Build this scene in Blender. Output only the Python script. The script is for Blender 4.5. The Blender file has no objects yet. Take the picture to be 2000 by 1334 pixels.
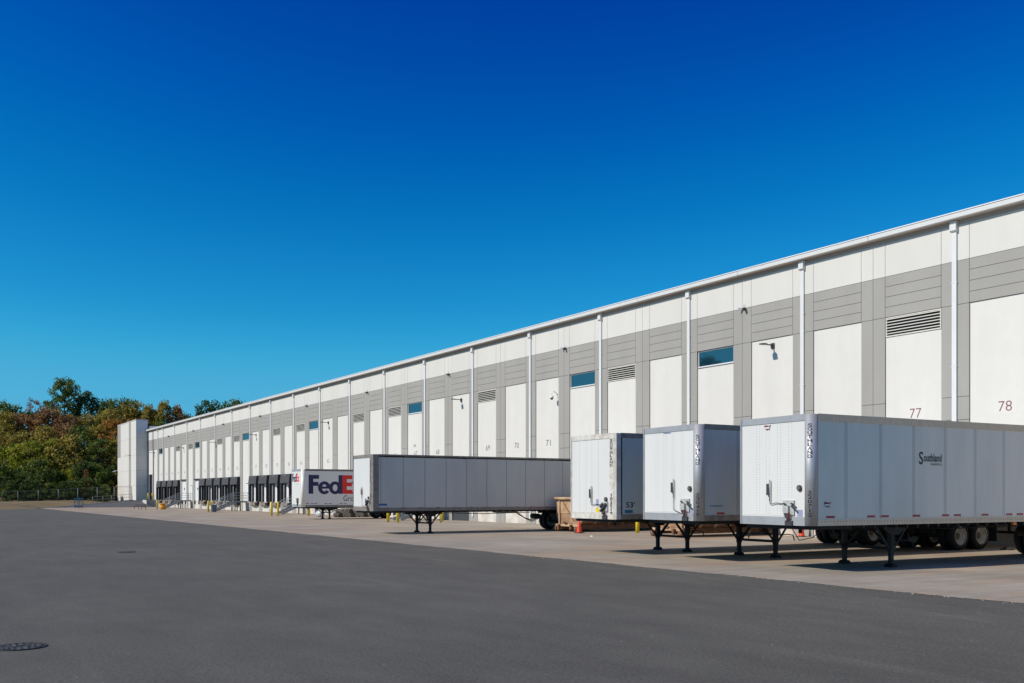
import bpy, math, random
from mathutils import Vector, Matrix
from math import radians as R, sin, cos, pi

# ------------------------------------------------------------------ camera, sky, sun, exposure
scene = bpy.context.scene
col = scene.collection
cam_d = bpy.data.cameras.new("camera")
cam = bpy.data.objects.new("camera", cam_d)
col.objects.link(cam)
scene.camera = cam
cam_d.sensor_fit = 'HORIZONTAL'
cam_d.sensor_width = 36.0
cam_d.lens = 36.0 * 1851.257 / 2000.0
cam_d.shift_y = (967.076 - 667.0) / 2000.0
cam_d.clip_start = 0.1
cam_d.clip_end = 6000.0
cam.location = (0, 0, 1.962)
view = Vector((0.54030989, 0.84146612, 0.0))
cam.rotation_euler = (R(90), 0, -math.atan2(view.x, view.y))

SUN = Vector((-1.2, 0.22, 1.0)).normalized()
world = bpy.data.worlds.new("World")
scene.world = world
world.use_nodes = True
nt = world.node_tree
for n in list(nt.nodes):
    nt.nodes.remove(n)
wout = nt.nodes.new("ShaderNodeOutputWorld")
wbg = nt.nodes.new("ShaderNodeBackground")
sky = nt.nodes.new("ShaderNodeTexSky")
sky.sky_type = 'NISHITA'
sky.sun_disc = False
sky.sun_elevation = math.asin(SUN.z)
sky.sun_rotation = math.atan2(SUN.x, SUN.y)
sky.altitude = 200.0
sky.air_density = 1.0
sky.dust_density = 0.35
sky.ozone_density = 3.0
SKY_K = 0.09
whs = nt.nodes.new("ShaderNodeHueSaturation")
whs.inputs["Saturation"].default_value = 1.25
nt.links.new(sky.outputs["Color"], whs.inputs["Color"])
wscl = nt.nodes.new("ShaderNodeVectorMath")
wscl.operation = 'SCALE'
wscl.inputs["Scale"].default_value = SKY_K
nt.links.new(whs.outputs["Color"], wscl.inputs[0])
# one colour response for the whole sky (deep clear autumn blue, as a polarised lens records it)
wcrv = nt.nodes.new("ShaderNodeRGBCurve")
wcrv.mapping.extend = 'HORIZONTAL'
for ch, pts in ((0, ((0, 0), (0.074, 0.002), (0.09, 0.006), (0.117, 0.014), (0.15, 0.030), (0.184, 0.053), (0.25, 0.08), (1, 0.10))),
                (1, ((0, 0), (0.10, 0.032), (0.13, 0.066), (0.15, 0.098), (0.19, 0.170), (0.266, 0.285), (0.352, 0.400), (0.45, 0.43), (1, 0.45))),
                (2, ((0, 0), (0.30, 0.372), (0.33, 0.425), (0.386, 0.505), (0.46, 0.610), (0.515, 0.675), (0.60, 0.71), (1, 0.73)))):
    cv = wcrv.mapping.curves[ch]
    for k, p in enumerate(pts):
        if k == 0:
            cv.points[0].location = p
        elif k == len(pts) - 1:
            cv.points[-1].location = p
        else:
            cv.points.new(*p)
wcrv.mapping.update()
nt.links.new(wscl.outputs[0], wcrv.inputs["Color"])
wdiv = nt.nodes.new("ShaderNodeVectorMath")
wdiv.operation = 'SCALE'
wdiv.inputs["Scale"].default_value = 1.0 / SKY_K
nt.links.new(wcrv.outputs["Color"], wdiv.inputs[0])
nt.links.new(wdiv.outputs[0], wbg.inputs["Color"])
wbg.inputs["Strength"].default_value = SKY_K
nt.links.new(wbg.outputs["Background"], wout.inputs["Surface"])

sun_d = bpy.data.lights.new("sun", 'SUN')
sun_d.energy = 4.3
sun_d.angle = R(0.5)
sun_d.color = (1.0, 0.92, 0.82)
sun_o = bpy.data.objects.new("sun", sun_d)
sun_o.location = SUN * 100
sun_o.rotation_euler = SUN.to_track_quat('Z', 'Y').to_euler()
col.objects.link(sun_o)

scene.view_settings.view_transform = 'Standard'
scene.view_settings.look = 'None'
scene.view_settings.exposure = 0.0
scene.view_settings.gamma = 1.0
scene.view_settings.use_curve_mapping = False
scene.render.engine = 'CYCLES'
scene.cycles.max_bounces = 8
scene.cycles.transparent_max_bounces = 16

random.seed(11)

# ------------------------------------------------------------------ materials
MATS = {}


def mat(name, color, rough=0.6, metal=0.0, var=0.0, scale=3.0, var_color=None, stretch=(1, 1, 1),
        bump=0.0, bump_scale=60.0, spec=0.5, fine=0.0, fine_scale=40.0, ior=None):
    if name in MATS:
        return MATS[name]
    m = bpy.data.materials.new(name)
    m.use_nodes = True
    t = m.node_tree
    b = t.nodes["Principled BSDF"]
    b.inputs["Base Color"].default_value = (*color, 1)
    b.inputs["Roughness"].default_value = rough
    b.inputs["Metallic"].default_value = metal
    b.inputs["Specular IOR Level"].default_value = spec
    if ior:
        b.inputs["IOR"].default_value = ior
    if var or fine or bump:
        geo = t.nodes.new("ShaderNodeNewGeometry")
        mp = t.nodes.new("ShaderNodeMapping")
        mp.inputs["Scale"].default_value = stretch
        t.links.new(geo.outputs["Position"], mp.inputs["Vector"])
    last = None
    if var:
        nz = t.nodes.new("ShaderNodeTexNoise")
        nz.inputs["Scale"].default_value = scale
        nz.inputs["Detail"].default_value = 6
        nz.inputs["Roughness"].default_value = 0.62
        t.links.new(mp.outputs["Vector"], nz.inputs["Vector"])
        rp = t.nodes.new("ShaderNodeValToRGB")
        c2 = var_color or tuple(max(0, c * (1 - var)) for c in color)
        rp.color_ramp.elements[0].position = 0.36
        rp.color_ramp.elements[0].color = (*c2, 1)
        rp.color_ramp.elements[1].position = 0.62
        rp.color_ramp.elements[1].color = (*color, 1)
        t.links.new(nz.outputs["Fac"], rp.inputs["Fac"])
        last = rp.outputs["Color"]
    if fine:
        nf = t.nodes.new("ShaderNodeTexNoise")
        nf.inputs["Scale"].default_value = fine_scale
        nf.inputs["Detail"].default_value = 4
        t.links.new(geo.outputs["Position"], nf.inputs["Vector"])
        mr = t.nodes.new("ShaderNodeMapRange")
        mr.inputs["From Min"].default_value = 0.3
        mr.inputs["From Max"].default_value = 0.7
        mr.inputs["To Min"].default_value = 1 - fine
        mr.inputs["To Max"].default_value = 1 + fine
        t.links.new(nf.outputs["Fac"], mr.inputs["Value"])
        mx = t.nodes.new("ShaderNodeMix")
        mx.data_type = 'RGBA'
        mx.blend_type = 'MULTIPLY'
        mx.inputs["Factor"].default_value = 1.0
        if last:
            t.links.new(last, mx.inputs["A"])
        else:
            mx.inputs["A"].default_value = (*color, 1)
        cmb = t.nodes.new("ShaderNodeCombineColor")
        for k in range(3):
            t.links.new(mr.outputs["Result"], cmb.inputs[k])
        t.links.new(cmb.outputs["Color"], mx.inputs["B"])
        last = mx.outputs["Result"]
    if last:
        t.links.new(last, b.inputs["Base Color"])
    if bump:
        nb = t.nodes.new("ShaderNodeTexNoise")
        nb.inputs["Scale"].default_value = bump_scale
        nb.inputs["Detail"].default_value = 3
        t.links.new(geo.outputs["Position"], nb.inputs["Vector"])
        bp = t.nodes.new("ShaderNodeBump")
        bp.inputs["Strength"].default_value = bump
        bp.inputs["Distance"].default_value = 0.02
        t.links.new(nb.outputs["Fac"], bp.inputs["Height"])
        t.links.new(bp.outputs["Normal"], b.inputs["Normal"])
    MATS[name] = m
    return m


M_WHITE = mat("wall_white_paint", (0.675, 0.652, 0.602), 0.75, var=0.04, scale=1.0, stretch=(1, 1, 0.12), fine=0.018, fine_scale=1.4)
M_UPPER = mat("upper_white_paint", (0.655, 0.635, 0.59), 0.75, var=0.05, scale=0.5, stretch=(1, 1, 0.25))
M_GREY = mat("wall_grey_paint", (0.345, 0.33, 0.30), 0.75, var=0.07, scale=0.7, stretch=(1, 1, 0.3), fine=0.02, fine_scale=10)
M_JOINT = mat("joint_dark", (0.10, 0.095, 0.085), 0.9)
M_BASEW = mat("dock_wall_white", (0.66, 0.635, 0.585), 0.8, var=0.3, scale=1.1, var_color=(0.50, 0.44, 0.36), fine=0.03)
M_TRIMW = mat("white_sheet_metal", (0.71, 0.71, 0.69), 0.4, var=0.05, scale=1.5)
M_ROOF = mat("roof_membrane", (0.78, 0.79, 0.80), 0.5, var=0.06, scale=0.7)
M_SOFFIT = mat("soffit_bounce_tan", (0.42, 0.37, 0.32), 0.8)  # bounce light below the white gutter, put into a tan colour
M_LOUVER = mat("louver_white", (0.68, 0.65, 0.58), 0.5)
M_BLACK = mat("black_void", (0.012, 0.012, 0.016), 0.9, spec=0.1)
M_FRAME = mat("window_frame_aluminium", (0.62, 0.63, 0.62), 0.4)
M_GLASS = mat("tinted_window_glass", (0.004, 0.03, 0.05), 0.03, ior=2.3, spec=0.6)
M_LAMP = mat("dark_bronze_metal", (0.05, 0.05, 0.055), 0.45)
M_SEALB = mat("seal_black_vinyl", (0.022, 0.022, 0.026), 0.75, var=0.35, scale=3)
M_SEALG = mat("seal_grey_vinyl", (0.07, 0.07, 0.074), 0.8, var=0.3, scale=4)
M_CURT = mat("dock_curtain_grey", (0.20, 0.20, 0.205), 0.8, var=0.25, scale=2.5, stretch=(1, 1, 0.4))
M_DOORD = mat("dark_door_and_interior", (0.05, 0.055, 0.062), 0.6)  # drive-in door, and the dim inside of open docks painted as a panel
M_DOORW = mat("white_dock_door", (0.74, 0.75, 0.75), 0.5, var=0.06)
M_LEV = mat("dock_leveler_rust", (0.27, 0.20, 0.16), 0.8, var=0.35, scale=5)
M_STEEL = mat("galvanised_steel", (0.33, 0.35, 0.355), 0.5, metal=0.35, var=0.25, scale=6)
M_STEELD = mat("dark_steel", (0.09, 0.095, 0.10), 0.55, metal=0.2)
M_YEL = mat("safety_yellow", (0.78, 0.57, 0.012), 0.45, var=0.2, scale=5)
M_ORANGE = mat("drum_orange", (0.72, 0.30, 0.015), 0.5, var=0.15, scale=6)
M_CONE = mat("cone_orange_red", (0.80, 0.07, 0.02), 0.5, var=0.2, scale=8)
M_CONEB = mat("cone_base_black", (0.02, 0.02, 0.02), 0.8)
M_TWHITE = mat("trailer_white", (0.70, 0.69, 0.66), 0.35, var=0.04, scale=1.4, stretch=(1, 1, 0.3))
M_TSIDE = mat("trailer_side_white", (0.82, 0.76, 0.64), 0.22, var=0.10, scale=1.2, stretch=(1, 1, 0.25), spec=0.7, bump=0.35, bump_scale=1.3)
M_TSIDEB = mat("trailer_side_white_shaded", (0.56, 0.585, 0.56), 0.25, var=0.12, scale=1.0, stretch=(1, 1, 0.25), spec=0.6, bump=0.3, bump_scale=1.3)  # white sides darkened and cooled, painting in the shade between close trailers
M_TGREY = mat("trailer_side_grey", (0.60, 0.58, 0.515), 0.32, var=0.10, scale=0.9, stretch=(1, 1, 0.25))
M_TFX = mat("parcel_trailer_white", (0.88, 0.83, 0.74), 0.3, var=0.04)
M_ALU = mat("aluminium_rail", (0.46, 0.46, 0.47), 0.5, metal=0.4, var=0.14, scale=3)
M_ALUW = mat("weathered_aluminium", (0.30, 0.265, 0.225), 0.55, metal=0.2, var=0.35, scale=5)
M_TAN = mat("tan_stained_rail", (0.94, 0.70, 0.45), 0.6, var=0.14, scale=5, stretch=(3, 3, 0.6))
M_RUSTW = mat("grimy_white_rail", (0.68, 0.66, 0.61), 0.6, var=0.3, scale=5, var_color=(0.50, 0.44, 0.37))
M_UNDER = mat("chassis_black", (0.009, 0.009, 0.010), 0.7, var=0.4, scale=4)
M_LEGG = mat("leg_grey_paint", (0.030, 0.029, 0.027), 0.7, var=0.4, scale=6)
M_TYRE = mat("tyre_rubber", (0.010, 0.010, 0.011), 0.85, var=0.3, scale=6)
M_RIM = mat("rim_white", (0.62, 0.60, 0.54), 0.5, var=0.25, scale=8)
M_HUB = mat("hub_rust", (0.16, 0.13, 0.09), 0.7, var=0.4, scale=10)
M_RED = mat("reflector_red", (0.42, 0.02, 0.035), 0.35)
M_AMBER = mat("amber_lens", (0.70, 0.20, 0.03), 0.3)
M_INK = mat("black_lettering", (0.02, 0.022, 0.03), 0.5)
M_INKR = mat("dark_red_lettering", (0.20, 0.05, 0.065), 0.6)
M_PLATE = mat("number_patch", (0.67, 0.65, 0.605), 0.75)
M_NAVY = mat("navy_lettering", (0.020, 0.012, 0.085), 0.45)
M_FXRED = mat("red_lettering", (0.85, 0.020, 0.012), 0.45)
M_FXOR = mat("orange_red_lettering", (0.75, 0.07, 0.02), 0.45)
M_BLUED = mat("blue_decal", (0.03, 0.14, 0.32), 0.5)
M_TEALD = mat("teal_decal", (0.02, 0.17, 0.24), 0.5)
M_LAV = mat("lavender_sheet", (0.30, 0.31, 0.46), 0.6)
M_GBOX = mat("connection_box_grey", (0.50, 0.50, 0.48), 0.5, var=0.25, scale=9)
M_HOSE = mat("hose_black", (0.02, 0.02, 0.022), 0.6)
M_HOSER = mat("hose_red", (0.22, 0.02, 0.02), 0.6)
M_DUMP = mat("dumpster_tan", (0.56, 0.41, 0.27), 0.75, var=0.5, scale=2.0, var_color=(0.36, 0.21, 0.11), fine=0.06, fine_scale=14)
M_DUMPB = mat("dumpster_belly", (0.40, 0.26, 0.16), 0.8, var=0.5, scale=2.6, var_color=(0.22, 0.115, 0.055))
M_DUMPR = mat("dumpster_rust", (0.24, 0.12, 0.06), 0.85, var=0.45, scale=4)
M_BLUE = mat("blue_cart_paint", (0.008, 0.10, 0.19), 0.5, var=0.2, scale=6)
M_CAN = mat("trash_can_slate", (0.12, 0.15, 0.20), 0.6, var=0.2, scale=5)
M_ROLL = mat("brown_drum", (0.075, 0.055, 0.04), 0.8, var=0.4, scale=6)
M_ROLLW = mat("pale_drum_end", (0.55, 0.54, 0.50), 0.7, var=0.3, scale=8)
M_TANK = mat("pale_wrap", (0.62, 0.62, 0.62), 0.45, var=0.25, scale=9)
M_CONCW = mat("retaining_concrete", (0.42, 0.40, 0.38), 0.9, var=0.15, scale=2)
M_IRON = mat("cast_iron", (0.030, 0.029, 0.027), 0.75, metal=0.0, var=0.3, scale=30)
M_IRONL = mat("worn_iron", (0.11, 0.108, 0.10), 0.7, metal=0.0, var=0.3, scale=30)
M_LITTER = mat("white_litter", (0.80, 0.79, 0.76), 0.8)
M_FENCE = mat("fence_galvanised", (0.17, 0.175, 0.17), 0.5, metal=0.2)
M_WIRE = mat("fence_wire", (0.07, 0.075, 0.075), 0.5)
M_CAMW = mat("camera_white", (0.72, 0.72, 0.70), 0.4)
M_BARK = mat("bark", (0.09, 0.072, 0.055), 0.9, var=0.4, scale=3, stretch=(2, 2, 0.5), bump=0.6, bump_scale=12)
M_TABLE = mat("picnic_dark", (0.10, 0.085, 0.075), 0.7)
M_FLAP = mat("mud_flap_black", (0.02, 0.02, 0.02), 0.8)  # the flaps' own black


def ground_mats():
    # asphalt: fine aggregate, long wear streaks along the yard, pale specks
    m = bpy.data.materials.new("asphalt_worn")
    m.use_nodes = True
    t = m.node_tree
    b = t.nodes["Principled BSDF"]
    geo = t.nodes.new("ShaderNodeNewGeometry")

    def noise(scale, detail=5, stretch=(1, 1, 1), rough=0.6):
        mp = t.nodes.new("ShaderNodeMapping")
        mp.inputs["Scale"].default_value = stretch
        t.links.new(geo.outputs["Position"], mp.inputs["Vector"])
        n = t.nodes.new("ShaderNodeTexNoise")
        n.inputs["Scale"].default_value = scale
        n.inputs["Detail"].default_value = detail
        n.inputs["Roughness"].default_value = rough
        t.links.new(mp.outputs["Vector"], n.inputs["Vector"])
        return n.outputs["Fac"]

    def remap(v, a, bb, c, d):
        mr = t.nodes.new("ShaderNodeMapRange")
        mr.inputs["From Min"].default_value = a
        mr.inputs["From Max"].default_value = bb
        mr.inputs["To Min"].default_value = c
        mr.inputs["To Max"].default_value = d
        t.links.new(v, mr.inputs["Value"])
        return mr.outputs["Result"]

    def mul(a, bb):
        x = t.nodes.new("ShaderNodeMath")
        x.operation = 'MULTIPLY'
        t.links.new(a, x.inputs[0])
        t.links.new(bb, x.inputs[1])
        return x.outputs[0]

    def add(a, bb):
        x = t.nodes.new("ShaderNodeMath")
        x.operation = 'ADD'
        t.links.new(a, x.inputs[0])
        t.links.new(bb, x.inputs[1])
        return x.outputs[0]
    v = remap(noise(0.16, 4), 0.3, 0.7, 0.90, 1.10)
    v = mul(v, remap(noise(1.1, 8, (1, 0.35, 1), 0.7), 0.3, 0.7, 0.84, 1.16))
    v = mul(v, remap(noise(22, 4), 0.3, 0.7, 0.70, 1.30))
    v = mul(v, remap(noise(75, 3), 0.3, 0.7, 0.66, 1.34))
    st = remap(noise(0.9, 5, (1, 0.025, 1), 0.7), 0.55, 0.70, 0.0, 0.32)      # tyre-polished streaks along the yard
    gone = remap(noise(0.12, 2), 0.45, 0.6, 0.0, 1.0)
    one = t.nodes.new("ShaderNodeValue")
    one.outputs[0].default_value = 1.0
    v = mul(v, add(one.outputs[0], mul(st, gone)))
    sx = t.nodes.new("ShaderNodeSeparateXYZ")
    t.links.new(geo.outputs["Position"], sx.inputs[0])

    def const(op, a, val):
        x = t.nodes.new("ShaderNodeMath")
        x.operation = op
        t.links.new(a, x.inputs[0])
        x.inputs[1].default_value = val
        return x.outputs[0]
    d0 = t.nodes.new("ShaderNodeMath")
    d0.operation = 'SUBTRACT'
    t.links.new(sx.outputs[0], d0.inputs[0])
    t.links.new(const('MULTIPLY', sx.outputs[1], 0.17), d0.inputs[1])
    d1 = add(d0.outputs[0], remap(noise(0.35, 3), 0.3, 0.7, -0.35, 0.35))
    for c0, wd, amt in ((13.45, 0.07, 0.30), (12.7, 0.12, 0.16), (14.25, 0.20, 0.10)):
        bd = remap(const('ABSOLUTE', const('SUBTRACT', d1, c0), 0), 0.0, wd, amt, 0.0)
        bd = mul(bd, remap(noise(1.3, 4), 0.35, 0.6, 0.25, 1.0))
        v = mul(v, add(one.outputs[0], bd))
    vor = t.nodes.new("ShaderNodeTexVoronoi")
    vor.inputs["Scale"].default_value = 14.0
    vor.inputs["Randomness"].default_value = 1.0
    t.links.new(geo.outputs["Position"], vor.inputs["Vector"])
    sp = remap(vor.outputs["Distance"], 0.04, 0.13, 1.0, 0.0)
    pick = remap(noise(3.3, 2), 0.56, 0.62, 0.0, 1.0)
    speck = mul(sp, pick)
    rp = t.nodes.new("ShaderNodeMix")
    rp.data_type = 'RGBA'
    base = t.nodes.new("ShaderNodeMix")
    base.data_type = 'RGBA'
    base.blend_type = 'MULTIPLY'
    base.inputs["Factor"].default_value = 1.0
    base.inputs["A"].default_value = (0.111, 0.106, 0.088, 1)
    cmb = t.nodes.new("ShaderNodeCombineColor")
    for k in range(3):
        t.links.new(v, cmb.inputs[k])
    t.links.new(cmb.outputs["Color"], base.inputs["B"])
    t.links.new(speck, rp.inputs["Factor"])
    t.links.new(base.outputs["Result"], rp.inputs["A"])
    rp.inputs["B"].default_value = (0.36, 0.35, 0.33, 1)
    t.links.new(rp.outputs["Result"], b.inputs["Base Color"])
    b.inputs["Roughness"].default_value = 0.88
    b.inputs["Specular IOR Level"].default_value = 0.25
    bp = t.nodes.new("ShaderNodeBump")
    bp.inputs["Strength"].default_value = 0.9
    bp.inputs["Distance"].default_value = 0.015
    t.links.new(noise(60, 3), bp.inputs["Height"])
    t.links.new(bp.outputs["Normal"], b.inputs["Normal"])
    MATS["asphalt"] = m

    m = bpy.data.materials.new("concrete_stained")
    m.use_nodes = True
    t = m.node_tree
    b = t.nodes["Principled BSDF"]
    geo = t.nodes.new("ShaderNodeNewGeometry")
    v = remap(noise(0.35, 6, (1.0, 0.6, 1)), 0.3, 0.7, 0.80, 1.16)
    v = mul(v, remap(noise(1.6, 7, (0.3, 1.6, 1), 0.68), 0.3, 0.7, 0.84, 1.16))
    v = mul(v, remap(noise(40, 3), 0.3, 0.7, 0.92, 1.08))
    tint = t.nodes.new("ShaderNodeMix")
    tint.data_type = 'RGBA'
    tint.inputs["A"].default_value = (0.325, 0.285, 0.226, 1)
    tint.inputs["B"].default_value = (0.37, 0.235, 0.135, 1)       # rust and clay run-off streaks
    t.links.new(remap(noise(0.30, 6, (0.25, 1.5, 1), 0.7), 0.46, 0.68, 0.0, 0.85), tint.inputs["Factor"])
    dk = t.nodes.new("ShaderNodeMix")
    dk.data_type = 'RGBA'
    t.links.new(remap(noise(0.8, 6, (0.22, 1.2, 1), 0.7), 0.60, 0.80, 0.0, 0.55), dk.inputs["Factor"])
    t.links.new(tint.outputs["Result"], dk.inputs["A"])
    dk.inputs["B"].default_value = (0.165, 0.145, 0.125, 1)           # oil and tyre marks
    base = t.nodes.new("ShaderNodeMix")
    base.data_type = 'RGBA'
    base.blend_type = 'MULTIPLY'
    base.inputs["Factor"].default_value = 1.0
    t.links.new(dk.outputs["Result"], base.inputs["A"])
    cmb = t.nodes.new("ShaderNodeCombineColor")
    for k in range(3):
        t.links.new(v, cmb.inputs[k])
    t.links.new(cmb.outputs["Color"], base.inputs["B"])
    t.links.new(base.outputs["Result"], b.inputs["Base Color"])
    b.inputs["Roughness"].default_value = 0.85
    b.inputs["Specular IOR Level"].default_value = 0.3
    MATS["concrete"] = m


ground_mats()
M_ASPHALT, M_CONC = MATS["asphalt"], MATS["concrete"]
M_GRASS = mat("dry_grass", (0.235, 0.16, 0.068), 0.95, var=0.5, scale=0.55, var_color=(0.10, 0.085, 0.03), stretch=(0.5, 1.6, 1), fine=0.3, fine_scale=5)
M_EARTH = mat("forest_floor", (0.07, 0.06, 0.035), 0.95, var=0.4, scale=0.3)
M_DRIVE = mat("driveway_asphalt", (0.085, 0.085, 0.088), 0.9, var=0.15, scale=0.8, fine=0.1, fine_scale=20)


def leaf_mat(name, c1, c2, c3):
    m = bpy.data.materials.new(name)
    m.use_nodes = True
    t = m.node_tree
    b = t.nodes["Principled BSDF"]
    out = t.nodes["Material Output"]
    at = t.nodes.new("ShaderNodeAttribute")
    at.attribute_name = "tone"
    rp = t.nodes.new("ShaderNodeValToRGB")
    rp.color_ramp.elements[0].color = (*c1, 1)
    rp.color_ramp.elements[1].color = (*c3, 1)
    e = rp.color_ramp.elements.new(0.5)
    e.color = (*c2, 1)
    t.links.new(at.outputs["Fac"], rp.inputs["Fac"])
    t.links.new(rp.outputs["Color"], b.inputs["Base Color"])
    b.inputs["Roughness"].default_value = 0.6
    b.inputs["Specular IOR Level"].default_value = 0.25
    tr = t.nodes.new("ShaderNodeBsdfTranslucent")
    t.links.new(rp.outputs["Color"], tr.inputs["Color"])
    mx = t.nodes.new("ShaderNodeMixShader")
    mx.inputs["Fac"].default_value = 0.42
    t.links.new(b.outputs["BSDF"], mx.inputs[1])
    t.links.new(tr.outputs["BSDF"], mx.inputs[2])
    t.links.new(mx.outputs["Shader"], out.inputs["Surface"])
    return m


LEAF = {
    'green': leaf_mat("leaf_green", (0.073, 0.118, 0.025), (0.129, 0.179, 0.034), (0.202, 0.235, 0.043)),
    'dark': leaf_mat("leaf_dark_green", (0.036, 0.067, 0.020), (0.067, 0.110, 0.027), (0.118, 0.157, 0.036)),
    'olive': leaf_mat("leaf_olive_gold", (0.179, 0.168, 0.031), (0.336, 0.274, 0.050), (0.482, 0.347, 0.062)),
    'lime': leaf_mat("leaf_yellow_green", (0.168, 0.202, 0.022), (0.291, 0.314, 0.031), (0.426, 0.381, 0.040)),
    'rust': leaf_mat("leaf_rust", (0.179, 0.101, 0.045), (0.325, 0.174, 0.067), (0.448, 0.258, 0.084)),
    'orange': leaf_mat("leaf_orange_brown", (0.269, 0.140, 0.029), (0.448, 0.224, 0.040), (0.538, 0.314, 0.056)),
}

# ------------------------------------------------------------------ mesh helpers


class MB:
    def __init__(self):
        self.v, self.f, self.s, self.m = [], [], [], []

    def face(self, idx, smooth=False, m=0):
        self.f.append(tuple(idx))
        self.s.append(smooth)
        self.m.append(m)

    def box(self, x0, x1, y0, y1, z0, z1, m=0):
        n = len(self.v)
        self.v += [(x0, y0, z0), (x1, y0, z0), (x1, y1, z0), (x0, y1, z0), (x0, y0, z1), (x1, y0, z1), (x1, y1, z1), (x0, y1, z1)]
        for q in ((0, 3, 2, 1), (4, 5, 6, 7), (0, 1, 5, 4), (1, 2, 6, 5), (2, 3, 7, 6), (3, 0, 4, 7)):
            self.face([n + i for i in q], m=m)
        return self

    def bar(self, p0, p1, w, h=None, m=0):
        h = h or w
        p0, p1 = Vector(p0), Vector(p1)
        d = (p1 - p0).normalized()
        up = Vector((0, 0, 1)) if abs(d.z) < 0.95 else Vector((1, 0, 0))
        s = d.cross(up).normalized() * (w / 2)
        u = s.cross(d).normalized() * (h / 2)
        n = len(self.v)
        for p in (p0, p1):
            for a, b in ((-1, -1), (1, -1), (1, 1), (-1, 1)):
                self.v.append(tuple(p + s * a + u * b))
        for q in ((0, 1, 2, 3), (7, 6, 5, 4), (0, 4, 5, 1), (1, 5, 6, 2), (2, 6, 7, 3), (3, 7, 4, 0)):
            self.face([n + i for i in q], m=m)
        return self

    def tube(self, pts, r, n=8, caps=True, m=0):
        pts = [Vector(p) for p in pts]
        rings = []
        for i, p in enumerate(pts):
            d = (pts[min(i + 1, len(pts) - 1)] - pts[max(i - 1, 0)]).normalized()
            up = Vector((0, 0, 1)) if abs(d.z) < 0.95 else Vector((1, 0, 0))
            s = d.cross(up).normalized()
            u = s.cross(d).normalized()
            rr = r[i] if isinstance(r, (list, tuple)) else r
            k = len(self.v)
            for j in range(n):
                a = 2 * pi * j / n
                self.v.append(tuple(p + s * (cos(a) * rr) + u * (sin(a) * rr)))
            rings.append(k)
        for a, b in zip(rings, rings[1:]):
            for j in range(n):
                self.face((a + j, a + (j + 1) % n, b + (j + 1) % n, b + j), True, m)
        if caps:
            self.face([rings[0] + j for j in range(n)][::-1], m=m)
            self.face([rings[-1] + j for j in range(n)], m=m)
        return self

    def lathe(self, prof, c=(0, 0, 0), axis='z', n=20, m=0, smooth=True):
        """prof: list of (radius, offset along axis)"""
        rings = []
        for r, h in prof:
            k = len(self.v)
            for j in range(n):
                a = 2 * pi * j / n
                p = (r * cos(a), r * sin(a), h)
                if axis == 'y':
                    p = (p[0], h, p[1])
                elif axis == 'x':
                    p = (h, p[0], p[1])
                self.v.append((p[0] + c[0], p[1] + c[1], p[2] + c[2]))
            rings.append(k)
        for a, b in zip(rings, rings[1:]):
            for j in range(n):
                self.face((a + j, a + (j + 1) % n, b + (j + 1) % n, b + j), smooth, m)
        self.face([rings[0] + j for j in range(n)][::-1], m=m)
        self.face([rings[-1] + j for j in range(n)], m=m)
        return self

    def prism(self, poly, place, depth, m=0, smooth=False):
        """poly 2D; place(u, v, w) -> xyz; extruded over w = 0..depth"""
        n = len(self.v)
        k = len(poly)
        for w in (0, depth):
            for u, v in poly:
                self.v.append(tuple(place(u, v, w)))
        self.face([n + i for i in range(k)][::-1], m=m)
        self.face([n + k + i for i in range(k)], m=m)
        for i in range(k):
            j = (i + 1) % k
            self.face((n + i, n + j, n + k + j, n + k + i), smooth, m)
        return self

    def poly(self, pts, m=0):
        n = len(self.v)
        self.v += [tuple(p) for p in pts]
        self.face(range(n, n + len(pts)), m=m)
        return self

    def mesh(self, name, mats):
        me = bpy.data.meshes.new(name)
        me.from_pydata(self.v, [], self.f)
        for mm in (mats if isinstance(mats, (list, tuple)) else [mats]):
            me.materials.append(mm)
        me.polygons.foreach_set("use_smooth", self.s)
        me.polygons.foreach_set("material_index", self.m)
        me.update()
        return me

    def build(self, name, mats, parent=None, loc=None):
        o = bpy.data.objects.new(name, self.mesh(name, mats))
        col.objects.link(o)
        if parent:
            o.parent = parent
        if loc:
            o.location = loc
        return o


def put(name, me, parent=None, loc=(0, 0, 0), rz=0.0):
    o = bpy.data.objects.new(name, me)
    col.objects.link(o)
    o.parent = parent
    o.location = loc
    if rz:
        o.rotation_euler = (0, 0, rz)
    return o


def tag(o, label, cat, group=None):
    o["label"] = label
    o["category"] = cat
    if group:
        o["group"] = group
    return o


def thing(name, label, cat, loc=(0, 0, 0), rz=0.0, group=None):
    o = bpy.data.objects.new(name, None)
    o.empty_display_size = 0.2
    col.objects.link(o)
    o.location = loc
    o.rotation_euler = (0, 0, rz)
    return tag(o, label, cat, group)


def structure(o):
    o["kind"] = "structure"
    return o


def stuff(o):
    o["kind"] = "stuff"
    return o


def copy_tree(o, label=None, loc=None, rz=None, group=None, parent=None):
    c = o.copy()
    col.objects.link(c)
    c.parent = parent
    if loc is not None:
        c.location = loc
    if rz is not None:
        c.rotation_euler = (0, 0, rz)
    if label:
        c["label"] = label
    if group:
        c["group"] = group
    for ch in list(o.children):
        copy_tree(ch, parent=c)
    return c


BOXC = {}


def piece(name, dx, dy, dz, m, parent, loc):
    """a box piece with shared mesh data; loc is its corner of least x, y, z"""
    key = (name, round(dx, 3), round(dy, 3), round(dz, 3), m.name)
    if key not in BOXC:
        BOXC[key] = MB().box(0, dx, 0, dy, 0, dz).mesh(name, m)
    return put(name, BOXC[key], parent, loc)


TXT = {}


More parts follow.
